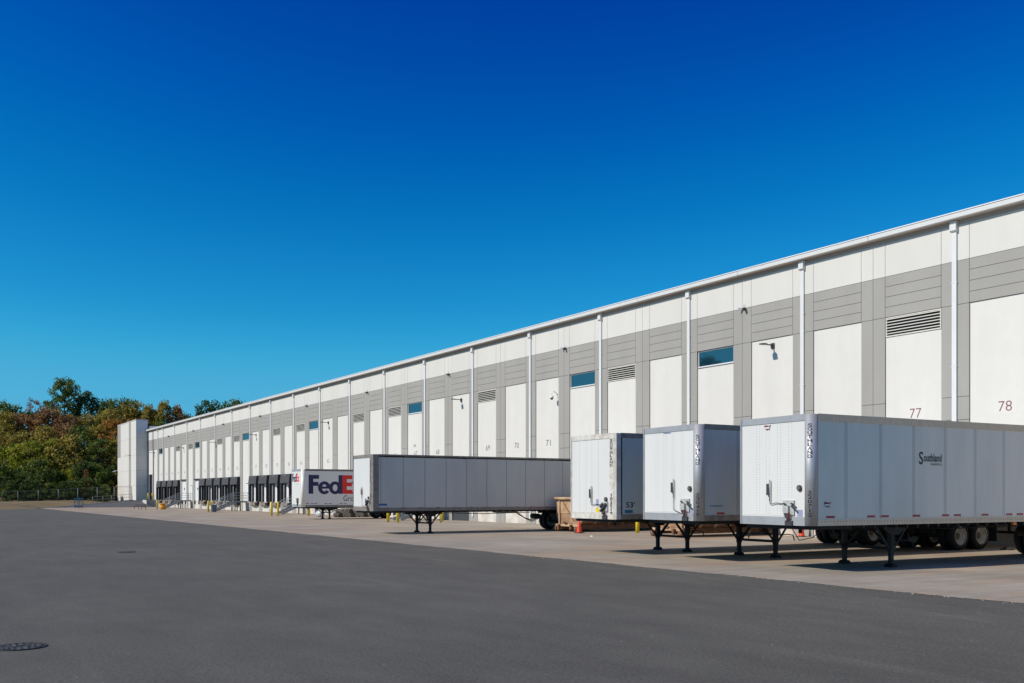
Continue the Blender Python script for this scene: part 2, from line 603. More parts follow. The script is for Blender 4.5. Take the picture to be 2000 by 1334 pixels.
def glyph_mesh(body, bold=0.0):
    key = (body, bold)
    if key not in TXT:
        cu = bpy.data.curves.new("lettering", 'FONT')
        cu.body = body
        cu.resolution_u = 3
        cu.offset = bold
        o = bpy.data.objects.new("lettering", cu)
        col.objects.link(o)
        dg = bpy.context.evaluated_depsgraph_get()
        me = bpy.data.meshes.new_from_object(o.evaluated_get(dg))
        vs = [v.co.copy() for v in me.vertices]
        fs = [tuple(p.vertices) for p in me.polygons]
        bpy.data.objects.remove(o)
        bpy.data.meshes.remove(me)
        bpy.data.curves.remove(cu)
        x0, x1 = min(v.x for v in vs), max(v.x for v in vs)
        y0, y1 = min(v.y for v in vs), max(v.y for v in vs)
        TXT[key] = ([((v.x - x0) / (x1 - x0), (v.y - y0) / (y1 - y0)) for v in vs], fs, (x1 - x0) / (y1 - y0))
    return TXT[key]


def add_text(mb, body, o, u, v, w, h, bold=0.0, m=0):
    """flat print: body fitted into w x h with lower-left corner o, along directions u (reading) and v (up)"""
    vs, fs, asp = glyph_mesh(body, bold)
    if w is None:
        w = h * asp
    o, u, v = Vector(o), Vector(u), Vector(v)
    n = len(mb.v)
    for a, b in vs:
        mb.v.append(tuple(o + u * (a * w) + v * (b * h)))
    for f in fs:
        mb.face([n + i for i in f], m=m)
    return mb


# ------------------------------------------------------------------ ground, yard, bank
D = 36.085           # outer face of the dock wall
HP = 3.885           # one dock bay
Y0 = 20.8185         # centre of bay 0
LASTBAY = 39
YEND = Y0 + HP * LASTBAY + HP / 2 - 0.02


def yc(i):
    return Y0 + HP * i


structure(MB().poly([(-3500, -3500, -0.12), (3500, -3500, -0.12), (3500, 3500, -0.12), (-3500, 3500, -0.12)]).build("ground", M_EARTH))

lot = MB().poly([(-120, -80, 0), (19, -80, 0), (19, 159, 0), (16.4, 154.5, 0), (11.2, 147, 0), (-10, 140, 0), (-120, 128, 0)])
structure(lot.build("asphalt_lot", M_ASPHALT))

rnd = random.Random(5)
ap = MB()
ys = []
y = -80.0
while y < 159.0:
    ys.append(y)
    y += 0.11 if 4 < y < 45 else (0.4 if y < 90 else 3.0)
ys.append(159.0)
edge = []
for y in ys:
    wob = 0.05 * sin(y * 0.9) + 0.03 * sin(y * 2.7 + 1)
    edge.append((17.0 + wob + rnd.uniform(-0.035, 0.035), y))
n0 = len(ap.v)
for (x, y) in edge:
    ap.v += [(x, y, 0.006), (36.2, y, 0.006)]
for i in range(len(edge) - 1):
    ap.face((n0 + 2 * i, n0 + 2 * i + 1, n0 + 2 * i + 3, n0 + 2 * i + 2))
structure(ap.build("concrete_apron", M_CONC))
gr = MB()
for k in range(900):
    if k < 620:
        gy_ = 5 + 45 * rnd.random() ** 1.5
        gx_ = 17.0 + rnd.gauss(-0.03, 0.10)
    else:
        gy_ = 6 + 30 * rnd.random()
        gx_ = 1.0 + rnd.random() * 15.0
        if gx_ > 16.5:
            continue
    r_ = rnd.uniform(0.008, 0.022) if k < 620 else rnd.uniform(0.004, 0.011)
    n_ = len(gr.v)
    a_ = rnd.uniform(0, 6.28)
    for j in range(4):
        q = a_ + j * pi / 2
        gr.v.append((gx_ + r_ * cos(q) * rnd.uniform(0.7, 1.2), gy_ + r_ * sin(q) * rnd.uniform(0.7, 1.2), 0.003))
    gr.v.append((gx_, gy_, r_ * rnd.uniform(0.5, 0.9) + 0.003))
    for j in range(4):
        gr.face((n_ + j, n_ + (j + 1) % 4, n_ + 4))
grit = stuff(gr.build("grit", mat("grit_stone", (0.42, 0.39, 0.34), 0.9, var=0.6, scale=9)))
grit["label"] = "loose grit along the asphalt edge of the concrete apron"
grit["category"] = "grit"
# far end of the apron out to the driveway mouth
structure(MB().poly([(17.0, 159, 0.006), (36.2, 159, 0.006), (36.2, 168, 0.006), (34.2, 162.2, 0.006), (19.2, 162.2, 0.006)]).build("concrete_apron", M_CONC))


def bank_z(x, y):
    if x < 16.4:
        e = 147 + (x - 11.2) * 1.35 if x > -10 else 128 + (x + 120) * 0.11
    else:
        e = 156.0 + (x - 16.4) * 1.4
    t = (y - e) / 15.0
    top = 0.75 + 0.4 * min(1, max(0, (x - 12) / 18))
    t = min(1.0, max(-0.3, t))
    s = t * t * (3 - 2 * t) if t > 0 else t * 0.6
    far = max(0.0, y - 186) * 0.012
    z = s * top - 0.012 + far
    if x > 17.5:                      # stays under the driveway
        lim = (y - 162) / 12.0 * 1.1
        edge_y = 162 + (x - 20) * 12.0 / 13.5
        if y < edge_y + 1.5 and x < 38:
            z = min(z, lim - 0.06)
    return z


gb = MB()
xs = [-120, -90, -60, -40, -25, -15, -5, 0, 4, 8, 10, 11, 12, 13, 14, 15, 16, 17, 18, 19, 20, 21, 22, 23, 24, 25, 26, 27, 28, 29, 30, 31, 32, 33, 34, 36, 38, 42, 50, 70, 110, 160]
yy = [120, 128, 134, 138, 142, 145, 147, 149, 150, 151, 152, 153, 154, 155, 156, 157, 158, 159, 160, 161, 162, 163, 164, 165, 166, 167, 168, 169, 170, 171, 172, 173, 174, 176, 178, 182, 188, 196, 210, 240, 300, 420]
for x in xs:
    for y in yy:
        z = bank_z(x, y)
        if x > 36.2 and y < 176:
            z = -0.1
        gb.v.append((x, y, max(z, -0.10)))
ny = len(yy)
for i in range(len(xs) - 1):
    for j in range(ny - 1):
        gb.face((i * ny + j, (i + 1) * ny + j, (i + 1) * ny + j + 1, i * ny + j + 1), True)
structure(gb.build("grass_bank", M_GRASS))

# driveway up to the grade-level door at the far corner, with its kerb
dv = MB()
dv.poly([(19.2, 162.0, 0.012), (34.3, 162.0, 0.012), (34.3, 174.0, 1.10), (33.6, 174.0, 1.10)])
dv.poly([(34.3, 166.9, 0.462), (36.08, 166.9, 1.14), (36.08, 174.2, 1.14), (34.3, 174.0, 1.10)])
structure(dv.build("driveway", M_DRIVE))
kb = MB()
kb.prism([(-0.09, -0.1), (0.09, -0.1), (0.09, 0.09), (-0.09, 0.09)], lambda u, v, w: (19.2 + 14.4 * w + u * 0.64 - 0.08, 162.0 + 12 * w - u * 0.77 + 0.1, 0.012 + 1.088 * w + v), 1.0)
structure(kb.build("kerb", M_CONCW))
kb2 = MB()
kb2.bar((16.3, 154.8, 0.02), (19.15, 162.1, 0.02), 0.16, 0.14)
structure(kb2.build("kerb", M_CONCW))

rw = thing("retaining_wall", "low concrete retaining wall beside the ramp at the far corner of the yard", "wall", (34.3, 166.75, 0))
MB().box(0, 1.78, 0, 0.25, 0, 1.15).build("wall_shaded_face", M_CONCW, rw)  # side turned from the sun, its shade put into a greyer colour
MB().box(0, 0.22, 0.25, 3.2, 0, 1.15).build("wall_sunlit_return", M_BASEW, rw)  # side facing the sun, its light put into a whiter colour

# ------------------------------------------------------------------ warehouse
wh = thing("warehouse", "long white and grey warehouse with a row of loading docks", "warehouse")
ZB, ZT = 9.72, 11.5        # grey band of boards
ZG = 13.14                 # underside of gutter
G = 0.018                  # joint
PW, NW = 1.23, 2.655       # pier and panel widths

VENT = {1, 6, 10, 14, 16, 20, 22, 26, 28, 32, 34}
WIN = {4, 7, 13, 19, 25, 31, 37}
SEAL = {21, 22, 23, 24, 26, 27, 28, 29, 30, 34, 35, 36, 37}
WDOOR = {31, 33}
NUMS = {0: '78', 1: '77', 2: '76', 3: '75', 4: '74', 5: '73', 6: '72', 8: '71', 9: '70', 10: '69', 12: '68', 13: '67', 14: '66', 15: '65', 16: '64',
        18: '62', 20: '61', 21: '60', 22: '59', 23: '58', 24: '57', 26: '56', 27: '55', 28: '54', 29: '53', 30: '52', 31: '51', 33: '50', 34: '49', 35: '48', 36: '47', 37: '46'}
FIRST = -4
YBEG = yc(FIRST) - HP / 2
MB().box(D + 0.16, D + 0.45, YBEG, YEND, 0, 13.05).build("wall_core", M_JOINT, wh)
MB().box(D + 0.16, D + 90, YEND - 0.3, YEND - 0.02, 0, 13.3).build("end_wall", M_WHITE, wh)
MB().box(D + 0.16, D + 90, YBEG, YBEG + 0.3, 0, 13.3).build("end_wall", M_WHITE, wh)
rf = MB()
rf.box(D - 0.395, D + 92, YBEG - 0.1, YEND + 0.12, 13.36, 13.40)
rf.build("roof", M_ROOF, wh)
MB().box(D + 0.2, D + 2.4, YEND - 0.32, YEND + 0.1, 13.405, 14.05).build("end_parapet", M_TRIMW, wh)
# gutter in lengths
gy = YBEG
while gy < YEND - 0.5:
    ln = min(HP * 2, YEND - gy)
    gm = MB()
    gm.prism([(0, 0.02), (0.03, 0.006), (0.35, 0.006), (0.35, 0.205), (0.0, 0.205), (-0.015, 0.19)], lambda u, v, w: (D - 0.36 + u, gy + w, ZG + v), ln - 0.02)
    gm.build("gutter", M_TRIMW, wh)
    MB().box(D - 0.335, D - 0.006, gy, gy + ln - 0.02, ZG - 0.012, ZG + 0.004).build("gutter_underside", M_SOFFIT, wh)  # thin plate whose tan paints the bounced light from below
    gy += ln
MB().box(D - 0.004, D + 0.15, YBEG, YEND, 12.95, ZG - 0.016).build("soffit_trim", M_SOFFIT, wh)

near = 15
for i in range(FIRST, LASTBAY + 1):
    c = yc(i)
    y0, y1 = c - HP / 2, c + HP / 2
    pa, pb = y0 + PW / 2, y1 - PW / 2          # panel edges
    # two half piers of this bay
    cuts = [0, 2.0, 5.03, 5.97, ZB, ZT] if i <= near else [0, 5.97, ZT]
    for (a, w) in ((y0 + G / 2, PW / 2 - G), (pb + G / 2, PW / 2 - G)):
        if i == 38 and a > c or i == 39:
            w = w * 0.45
            a = a + (PW / 2 - G - w if a > c else 0)
        for za, zb in zip(cuts, cuts[1:]):
            piece("pier_panel", 0.15, w, zb - za - G, M_GREY, wh, (D, a, za))
        piece("upper_panel", 0.146, w, 12.95 - ZT - 0.004, M_UPPER, wh, (D + 0.002, a, ZT))
    piece("upper_panel", 0.146, NW - G, 12.95 - ZT - 0.004, M_UPPER, wh, (D + 0.002, pa + G / 2, ZT))
    bh = (ZT - ZB) / 4
    for k in range(4):
        piece("band_board", 0.15, NW - G, bh - G, M_GREY, wh, (D, pa + G / 2, ZB + bh * k))
    top = ZB - G
    if i in VENT:
        v = put("vent_louver", BOXC.setdefault("ventback", MB().box(0, 0.04, 0, NW - 0.04, 0, 0.84).mesh("vent_louver", M_BLACK)), wh, (D + 0.11, pa + 0.02, top - 0.85))
        fm = BOXC.get("ventframe")
        if not fm:
            f = MB()
            f.box(-0.10, 0, 0, 0.04, 0, 0.84).box(-0.10, 0, NW - 0.08, NW - 0.04, 0, 0.84)
            f.box(-0.10, 0, 0.04, NW - 0.08, 0, 0.05).box(-0.10, 0, 0.04, NW - 0.08, 0.80, 0.84)
            fm = BOXC["ventframe"] = f.mesh("frame", M_LOUVER)
        put("frame", fm, v)
        sm = BOXC.get("ventslat")
        if not sm:
            s = MB()
            s.box(-0.10, -0.088, 0.045, NW - 0.085, -0.024, 0.012)
            sm = BOXC["ventslat"] = s.mesh("slat", M_LOUVER)
        for k in range(6):
            put("slat", sm, v, (0, 0, 0.145 + k * 0.125))
        top -= 0.86
    elif i in WIN:
        w = MB()
        w.box(0, 0.06, 0, 0.05, 0, 0.86).box(0, 0.06, NW - 0.09, NW - 0.04, 0, 0.86).box(0, 0.06, 0.05, NW - 0.09, 0, 0.05).box(0, 0.06, 0.05, NW - 0.09, 0.81, 0.86)
        wo = w.build("window", M_FRAME, wh, (D + 0.075, pa + 0.02, top - 0.86))
        MB().box(0.03, 0.045, 0.05, NW - 0.09, 0.05, 0.81).build("pane", M_GLASS, wo)
        MB().box(-0.08, 0.0, -0.015, NW - 0.025, -0.035, -0.003).build("sill", M_FRAME, wo)
        top -= 0.90
    # white recessed panel and what stands in it below
    px, pt = D + 0.05, 0.10
    if i in SEAL or i in WDOOR:
        zlo = 4.22
    elif i == 11:
        zlo = 4.3
    elif i == 39:
        zlo = 5.55
    else:
        zlo = 1.2
    if i == 39:
        piece("wall_panel", pt, NW - G + 0.30, top - zlo, M_WHITE, wh, (px, pa + G / 2 - 0.15, zlo))
    elif i == 38:
        piece("wall_panel", pt, NW - G + 0.1, top - zlo, M_WHITE, wh, (px, pa + G / 2 - 0.1, zlo))
    else:
        piece("wall_panel", pt, NW - G, top - zlo, M_WHITE, wh, (px, pa + G / 2, zlo))
    if i == 11:
        piece("drive_door", 0.02, NW - G, 4.28, M_DOORD, wh, (px + 0.06, pa + G / 2, 0.0))
    elif i == 39:
        piece("drive_door", 0.02, NW - 0.3, 4.4, M_BLACK, wh, (px + 0.06, pa + 0.15, 1.14))
        piece("wall_panel", 0.08, 0.14, 4.4, M_WHITE, wh, (px - 0.02, pa + 0.004, 1.14))
        piece("wall_panel", 0.08, 0.14, 4.4, M_WHITE, wh, (px - 0.02, pb - 0.145, 1.14))
    else:
        piece("dock_wall", 0.12, NW - G, 1.185, M_BASEW, wh, (px - 0.02, pa + G / 2, 0.0))
    if i in SEAL:
        dark = i in (26, 27, 30, 34, 35, 36, 37)  # open docks: the shade inside is painted as a dark door panel
        white = i in (28, 29)
        d = piece("dock_door", 0.03, NW - G, 3.0, M_DOORD if dark else M_DOORW, wh, (px + 0.05, pa + G / 2, 1.2))
        if not dark:
            MB().box(-0.02, -0.003, 1.05, 1.5, 1.55, 1.85).build("door_window", M_BLACK, d)
        sl = put("dock_seal", BOXC.setdefault("sealhead", MB().prism([(-0.44, 0.02), (0.045, 0.0), (0.045, 1.02), (-0.34, 0.98)], lambda u, v, w: (u, -1.49 + w, v), 2.98).mesh("dock_seal", M_SEALG)), wh, (D, c, 3.32))
        pm = BOXC.setdefault("sealpad", MB().prism([(-0.42, 0), (-0.004, 0), (-0.004, 0.27), (-0.36, 0.27)], lambda u, v, w: (u, v, w), 2.155).mesh("side_pad", M_SEALB))
        put("side_pad", pm, sl, (0, -1.50, -2.16))
        pm2 = BOXC.setdefault("sealpad2", MB().prism([(-0.36, 0), (-0.004, 0), (-0.004, 0.27), (-0.42, 0.27)], lambda u, v, w: (u, v, w), 2.155).mesh("side_pad", M_SEALB))
        put("side_pad", pm2, sl, (0, 1.23, -2.16))
        em = BOXC.setdefault("sealend", MB().prism([(-0.44, 0.02), (0.0, 0.0), (0.0, 1.02), (-0.34, 0.98)], lambda u, v, w: (u, w, v), 0.03).mesh("end_cap", M_SEALB))
        put("end_cap", em, sl, (-0.003, -1.524, 0))
        cm = BOXC.setdefault("sealcurt", MB().box(0, 0.04, 0, 0.40, 0, 2.15).mesh("side_curtain", M_CURT))
        put("side_curtain", cm, sl, (-0.14, 0.825, -2.15))
        put("side_curtain", cm, sl, (-0.14, -1.225, -2.15))
        MBd = BOXC.setdefault("sealdot", MB().lathe([(0.05, 0), (0.05, 0.01)], axis='x', n=8).mesh("white_marker", M_CAMW))
        put("white_marker", MBd, sl, (-0.372, 0.1, 0.86))
        piece("dock_leveler", 0.42, 1.9, 0.36, M_LEV, wh, (D - 0.37, c - 0.95, 0.74))
        for s in (-1.28, 1.0):
            piece("dock_bumper", 0.13, 0.28, 0.5, M_BLACK, wh, (D - 0.105, c + s, 0.66))
    if i in WDOOR:
        d = piece("dock_door", 0.03, NW - G, 3.0, M_DOORW, wh, (px + 0.02, pa + G / 2, 1.2))
        MB().box(-0.02, -0.003, 1.05, 1.45, 1.55, 1.85).build("door_window", M_BLACK, d)
        piece("door_header", 0.2, NW + 0.1, 0.16, M_SEALB, wh, (D - 0.16, c - NW / 2 - 0.05, 4.2))
        for s in (-1.28, 1.0):
            piece("dock_bumper", 0.13, 0.28, 0.5, M_BLACK, wh, (D - 0.105, c + s, 0.66))
    if i in (12, 19, 25, 32):
        md = piece("man_door", 0.04, 1.0, 2.15, M_DOORW, wh, (px - 0.045, c - 1.1, 1.22))
        MB().box(-0.012, -0.002, 0.0, 1.0, 2.15, 2.22).build("door_frame", M_STEELD, md)
        MB().box(-0.06, -0.002, 0.08, 0.14, 0.95, 1.05).build("handle", M_STEELD, md)
    # downspout on the pier between bay i (even, seen right) and i+1
    if (i % 2 == 0 and i < 37) or i == 37:
        yd = y1
        ds = MB().box(D - 0.075, D - 0.004, yd - 0.10, yd + 0.10, 0.35, 12.73).build("downspout", M_TRIMW, wh)
        MB().prism([(-0.17, 0.06), (-0.10, 0), (-0.004, 0), (-0.004, 0.44), (-0.17, 0.44)], lambda u, v, w: (D + u, yd - 0.14 + w, 12.67 + v), 0.28).build("leader_head", M_TRIMW, ds)
        for zz in (3.2, 7.2, 10.6):
            MB().box(D - 0.08, D - 0.002, yd - 0.13, yd + 0.13, zz, zz + 0.03).build("strap", M_TRIMW, ds)
    if i in NUMS:
        red = i in (0, 1)
        pl = piece("number_patch", 0.004, 0.95, 0.62, M_PLATE, wh, (px - 0.004, c - 0.62, 5.12))
        t = MB()
        add_text(t, NUMS[i], (-0.003, 0.77, 0.12), (0, -1, 0), (0, 0, 1), 0.54, 0.40, -0.010)
        o = t.build("dock_number", M_INKR if red else M_INK, pl)
        if red:
            o["label"] = "dock number in dark red figures"
    if i in (13, 14, 18):
        t = MB()
        add_text(t, "UPS" if i == 13 else ("LTL" if i == 18 else "RAMP"), (px - 0.004, c + 0.28, 6.0 if i == 13 else 5.9), (0, -1, 0), (0, 0, 1), 0.46, 0.22)
        if i == 13:
            t.build("dock_notice", M_SEALG, wh)

# ------------------------------------------------------------------ tower at the far end
tw = thing("corner_tower", "tall white panel-clad tower at the far left end of the warehouse", "tower", (34.1, YEND + 0.03, 0))
TZ0, TZ1, TL = 0.9, 15.05, 16.9
MB().box(0.06, 1.95, 0.06, TL - 0.06, TZ0, TZ1 - 0.02).build("tower_core", M_JOINT, tw)
MB().box(-0.04, 2.02, -0.04, TL + 0.04, TZ1 - 0.018, TZ1 + 0.10).build("coping", M_TRIMW, tw)
zc = [TZ0, 3.6, 6.3, 9.0, 12.0, TZ1 - 0.03]
strips = [(0.0, 4.4, M_WHITE), (4.4, 6.3, M_GREY), (6.3, 13.9, M_WHITE), (13.9, TL, M_WHITE)]
for a, b, m in strips:
    for za, zb in zip(zc, zc[1:]):
        mm = M_GREY if (a > 13 and za > 8) else m
        piece("tower_panel", 0.058, b - a - 0.02, zb - za - 0.02, mm, tw, (0.0, a + 0.01, za))
for za, zb in zip(zc, zc[1:]):
    piece("tower_panel", 1.85, 0.055, zb - za - 0.02, M_WHITE, tw, (0.062, 0.002, za))
    piece("tower_panel", 1.85, 0.055, zb - za - 0.02, M_WHITE, tw, (0.062, TL - 0.057, za))

# ------------------------------------------------------------------ wall lamps, floodlights, cameras
lamp = thing("wall_lamp", "", "wall lamp")
lm = MB()
lm.prism([(0, -0.10), (0.02, -0.15), (0.26, -0.15), (0.36, -0.06), (0.36, 0.06), (0.26, 0.15), (0.02, 0.15), (0, 0.10)], lambda u, v, w: (-0.86 + u * 1.1, v, -0.02 + w), 0.05)
lm.build("lamp_head", M_LAMP, lamp)
MB().bar((-0.47, 0, 0.0), (-0.06, 0, 0.0), 0.07, 0.05).build("arm", M_LAMP, lamp)
MB().box(-0.07, -0.002, -0.10, 0.10, -0.16, 0.10).build("wall_plate", M_LAMP, lamp)
spots = [(yc(3) - 0.06, D + 0.05, 9.36, "black wall lamp right of the nearest window, biggest of the wall lamps"),
         (yc(11) - 0.1, D + 0.05, 9.3, "black wall lamp beside the third vent, between docks 68 and 69"),
         (yc(18) - 0.2, D + 0.05, 9.3, "black wall lamp right of the window above the parcel trailer"),
         (yc(24) - 0.2, D + 0.05, 9.3, "black wall lamp above the leftmost of the four shelters beside the parcel trailer"),
         (yc(28) + 1.8, D, 9.2, "black wall lamp on the grey pier above the five dark dock shelters"),
         (yc(33) + 0.2, D + 0.05, 9.2, "black wall lamp above the white dock door by the farthest steel stair"),
         (yc(38) + 0.9, D + 0.05, 9.2, "black wall lamp above the tall dark drive-in door at the far end")]
for k, (y, x, z, lb) in enumerate(spots):
    if k == 0:
        lamp.location = (x, y, z)
        lamp["label"] = lb
    else:
        copy_tree(lamp, lb, (x, y, z))
copy_tree(lamp, "black wall lamp on the white face of the tall corner tower", (34.1, YEND + 5.4, 9.1))
for o in list(col.objects):
    if o.get("category") == "wall lamp":
        o["group"] = "arm lamps along the warehouse wall"

fl = thing("floodlight", "", "floodlight", group="twin floodlights at the top of the grey band")
MB().box(-0.06, -0.002, -0.08, 0.08, -0.05, 0.07).build("mount", M_CAMW, fl)
MB().bar((-0.05, -0.10, 0.0), (-0.24, -0.17, -0.06), 0.09, 0.13).build("head", M_LAMP, fl)
MB().bar((-0.05, 0.10, 0.02), (-0.22, 0.20, 0.02), 0.08, 0.11).build("head", M_CAMW, fl)
MB().bar((-0.04, 0, 0.06), (-0.09, 0.03, 0.26), 0.02).bar((-0.04, -0.03, 0.06), (-0.07, -0.10, 0.22), 0.02).build("bracket", M_CAMW, fl)
fnames = ["above the nearest window, between docks 74 and 75", "above the dome camera by the second window", "above docks 68 and 69's lamp", "above the vent next to the parcel trailer's roof",
          "above the fourth window, over the parcel trailer's nose", "above the middle of the four shelters beside the parcel trailer", "above the middle of the five dark shelters",
          "above the white dock door near the farthest stair", "above the farthest row of dark shelters"]
for k, i in enumerate((3, 7, 11, 15, 19, 23, 27, 31, 35)):
    lb = "small white twin floodlight " + fnames[k]
    p = (D, yc(i) + HP / 2 - 0.12, 11.46)
    if k == 0:
        fl.location = p
        fl["label"] = lb
    else:
        copy_tree(fl, lb, p)

dc = thing("dome_camera", "white gooseneck dome camera on the wall above dock number 71", "camera", (D + 0.05, yc(8) - 1.12, 8.55))
MB().tube([(-0.01, 0, 0), (-0.12, 0, 0.16), (-0.3, 0, 0.2), (-0.42, 0, 0.1), (-0.44, 0, -0.1)], 0.025, 8).build("gooseneck", M_CAMW, dc)
MB().lathe([(0.02, 0.02), (0.11, 0), (0.13, -0.12), (0.12, -0.14)], (-0.44, 0, -0.1)).build("housing", M_CAMW, dc)
MB().lathe([(0.11, -0.141), (0.09, -0.21), (0.03, -0.25)], (-0.44, 0, -0.1)).build("dome", M_LAMP, dc)
cm2 = thing("bullet_camera", "small white camera on the far left corner of the tall corner tower", "camera", (34.1, YEND + TL - 0.1, 6.6))
MB().bar((0, 0.1, 0), (-0.5, 0.1, 0.02), 0.07).build("arm", M_CAMW, cm2)
MB().bar((-0.35, 0.1, -0.12), (-0.85, 0.1, -0.20), 0.2).build("housing", M_CAMW, cm2)

# ------------------------------------------------------------------ steel stairs


def make_stair():
    s = thing("steel_stair", "", "stair", group="galvanised stairs up to the dock doors")
    # platform: x -1.75..-0.02 (wall at x=0), flight runs out to -x
    MB().box(-1.75, -0.16, -0.65, 0.65, 1.14, 1.20).build("platform", M_STEEL, s)
    for y in (-0.68, 0.68):
        e = MB()
        e.bar((-1.75, y, 1.14), (-0.16, y, 1.14), 0.05, 0.18)
        e.bar((-1.72, y, 1.12), (-4.0, y, 0.06), 0.05, 0.26)
        e.build("stringer", M_STEEL, s)
    tm = MB().box(-0.15, 0.15, -0.65, 0.65, -0.02, 0.02).mesh("tread", M_STEEL)
    for k in range(7):
        put("tread", tm, s, (-1.95 - k * 0.32, 0, 1.02 - k * 0.152))
    for x in (-1.7, -1.05):
        for y in (-0.66, 0.66):
            MB().box(x - 0.05, x + 0.05, y - 0.05, y + 0.05, 0, 1.13).build("leg", M_STEELD, s)
    for y in (-0.70, 0.70):
        r = MB()
        for dz in (1.05, 0.72, 0.4):
            r.tube([(-0.2, y, 1.2 + dz), (-1.75, y, 1.2 + dz), (-4.0, y, 0.12 + dz)], 0.024, 6)
        r.build("handrail", M_STEEL, s)
        for x, z in ((-0.2, 1.2), (-1.75, 1.2), (-2.9, 0.65), (-3.95, 0.14)):
            MB().tube([(x, y, z - 0.05), (x, y, z + 1.05)], 0.024, 6).build("post", M_STEEL, s)
    return s


st = make_stair()
st.location = (D + 0.02, yc(25) - 0.5, 0)
st["label"] = "grey steel stair with handrails beside the five dark shelters and the slate trash can"
copy_tree(st, "farthest grey steel stair, rising behind the orange drum", (D + 0.02, yc(32) - 0.4, 0))
copy_tree(st, "grey steel stair right beside the nose of the parcel trailer", (D + 0.02, yc(19) - 0.9, 0))
copy_tree(st, "grey steel stair half hidden under the long grey sided trailer", (D + 0.02, yc(12) - 1.0, 0))

# ------------------------------------------------------------------ bollards and small yard things


def bollard(h, loc, label):
    o = MB().lathe([(0.10, 0), (0.10, h - 0.04), (0.085, h - 0.012), (0.04, h)], n=14).build("bollard", M_YEL, None, loc)
    return tag(o, label, "bollard", "yellow steel bollards")


bollard(1.32, (29.52, 88.36, 0), "left one of the two yellow bollards standing left of the parcel trailer")
bollard(1.32, (29.90, 87.63, 0), "right one of the two yellow bollards standing left of the parcel trailer")
bollard(1.30, (32.31, 86.03, 0), "yellow bollard seen under the front of the parcel trailer")
bollard(1.30, (29.87, 111.92, 0), "yellow bollard just left of the slate trash can")
bollard(1.30, (33.31, 122.86, 0), "yellow bollard behind the slate trash can")
bollard(1.30, (29.85, 138.4, 0), "yellow bollard at the left edge of the orange drum")
bollard(1.20, (35.05, 169.4, 1.13), "left one of the two yellow bollards on the ramp at the tall dark door")
bollard(1.20, (35.74, 169.3, 1.13), "right one of the two yellow bollards on the ramp at the tall dark door")
bollard(1.20, (29.53, 62.6, 0), "left one of the two yellow bollards under the long grey sided trailer")
bollard(1.20, (29.87, 61.7, 0), "right one of the two yellow bollards under the long grey sided trailer")
bollard(1.10, (33.12, 61.07, 0), "yellow bollard behind the landing legs of the long grey sided trailer")
bollard(0.70, (32.02, 37.83, 0), "short yellow bollard between the two nearest rust streaked dumpsters")

dr = thing("orange_drum", "orange plastic drum standing at the foot of the farthest stair", "drum", (29.96, 135.3, 0))
MB().lathe([(0.36, 0), (0.40, 0.1), (0.40, 0.28), (0.42, 0.3), (0.42, 0.36), (0.40, 0.38), (0.41, 0.74), (0.43, 0.76), (0.43, 0.82), (0.37, 0.82), (0.36, 0.5)], n=20).build("drum_body", M_ORANGE, dr)
MB().bar((0.1, 0.1, 0.4), (0.2, 0.0, 1.25), 0.14, 0.05).build("yellow_board", M_YEL, dr)

tc = thing("trash_can", "slate blue round trash can beside a yellow bollard at the middle stair", "trash can", (30.3, 111.2, 0))
MB().lathe([(0.27, 0), (0.29, 0.03), (0.33, 0.76), (0.36, 0.78), (0.36, 0.84), (0.31, 0.84), (0.30, 0.6)], n=20).build("can_body", M_CAN, tc)
for s in (-1, 1):
    MB().bar((0, s * 0.34, 0.62), (0, s * 0.41, 0.66), 0.16, 0.05).build("handle", M_CAN, tc)

pt_ = thing("picnic_table", "dark picnic table standing out in front of the ramp's retaining wall", "picnic table", (27.0, 135.4, 0), R(20))
pt_.scale = (0.9, 0.9, 0.9)
for k in range(5):
    piece("table_board", 1.85, 0.14, 0.04, M_TABLE, pt_, (-0.92, -0.37 + k * 0.15, 0.72))
for s in (-1, 1):
    piece("bench_board", 1.85, 0.26, 0.04, M_TABLE, pt_, (-0.92, s * 0.72 - 0.13, 0.43))
for x in (-0.6, 0.6):
    MB().bar((x, -0.8, 0.41), (x, 0.8, 0.41), 0.05, 0.08).bar((x, -0.62, 0.02), (x, -0.22, 0.71), 0.05, 0.07).bar((x, 0.62, 0.02), (x, 0.22, 0.71), 0.05, 0.07).build("leg_frame", M_TABLE, pt_)

bc = thing("blue_cart", "blue steel frame cart parked at the foot of the ramp near the fence", "cart", (22.25, 155.5, 0), R(60))
bc.scale = (0.78, 0.8, 0.95)
MB().box(-0.8, 0.8, -0.5, 0.5, 0.22, 0.42).build("deck", M_BLUE, bc)
for x in (-0.76, 0.76):
    for y in (-0.46, 0.46):
        MB().bar((x, y, 0.42), (x, y, 1.66), 0.09).build("post", M_BLUE, bc)
for x in (-0.76, 0.76):
    MB().bar((x, -0.46, 1.55), (x, 0.46, 1.55), 0.07).bar((x, -0.46, 1.1), (x, 0.46, 1.1), 0.06).build("end_rail", M_BLUE, bc)
for y in (-0.46, 0.46):
    MB().bar((-0.76, y, 1.48), (-0.42, y, 1.48), 0.14).bar((0.36, y, 1.48), (0.76, y, 1.48), 0.14).build("top_rail", M_BLUE, bc)
for x in (-0.6, 0.6):
    for y in (-0.4, 0.4):
        MB().lathe([(0.11, -0.03), (0.11, 0.03)], (x, y, 0.11), 'y', 12).build("wheel", M_TYRE, bc)


def cone(loc, label):
    c = thing("traffic_cone", label, "traffic cone", loc, group="orange traffic cones")
    MB().box(-0.19, 0.19, -0.19, 0.19, 0, 0.035).build("base", M_CONEB, c)
    MB().lathe([(0.15, 0.035), (0.145, 0.06), (0.09, 0.38), (0.045, 0.70), (0.035, 0.71)], n=16).build("body", M_CONE, c)
    return c


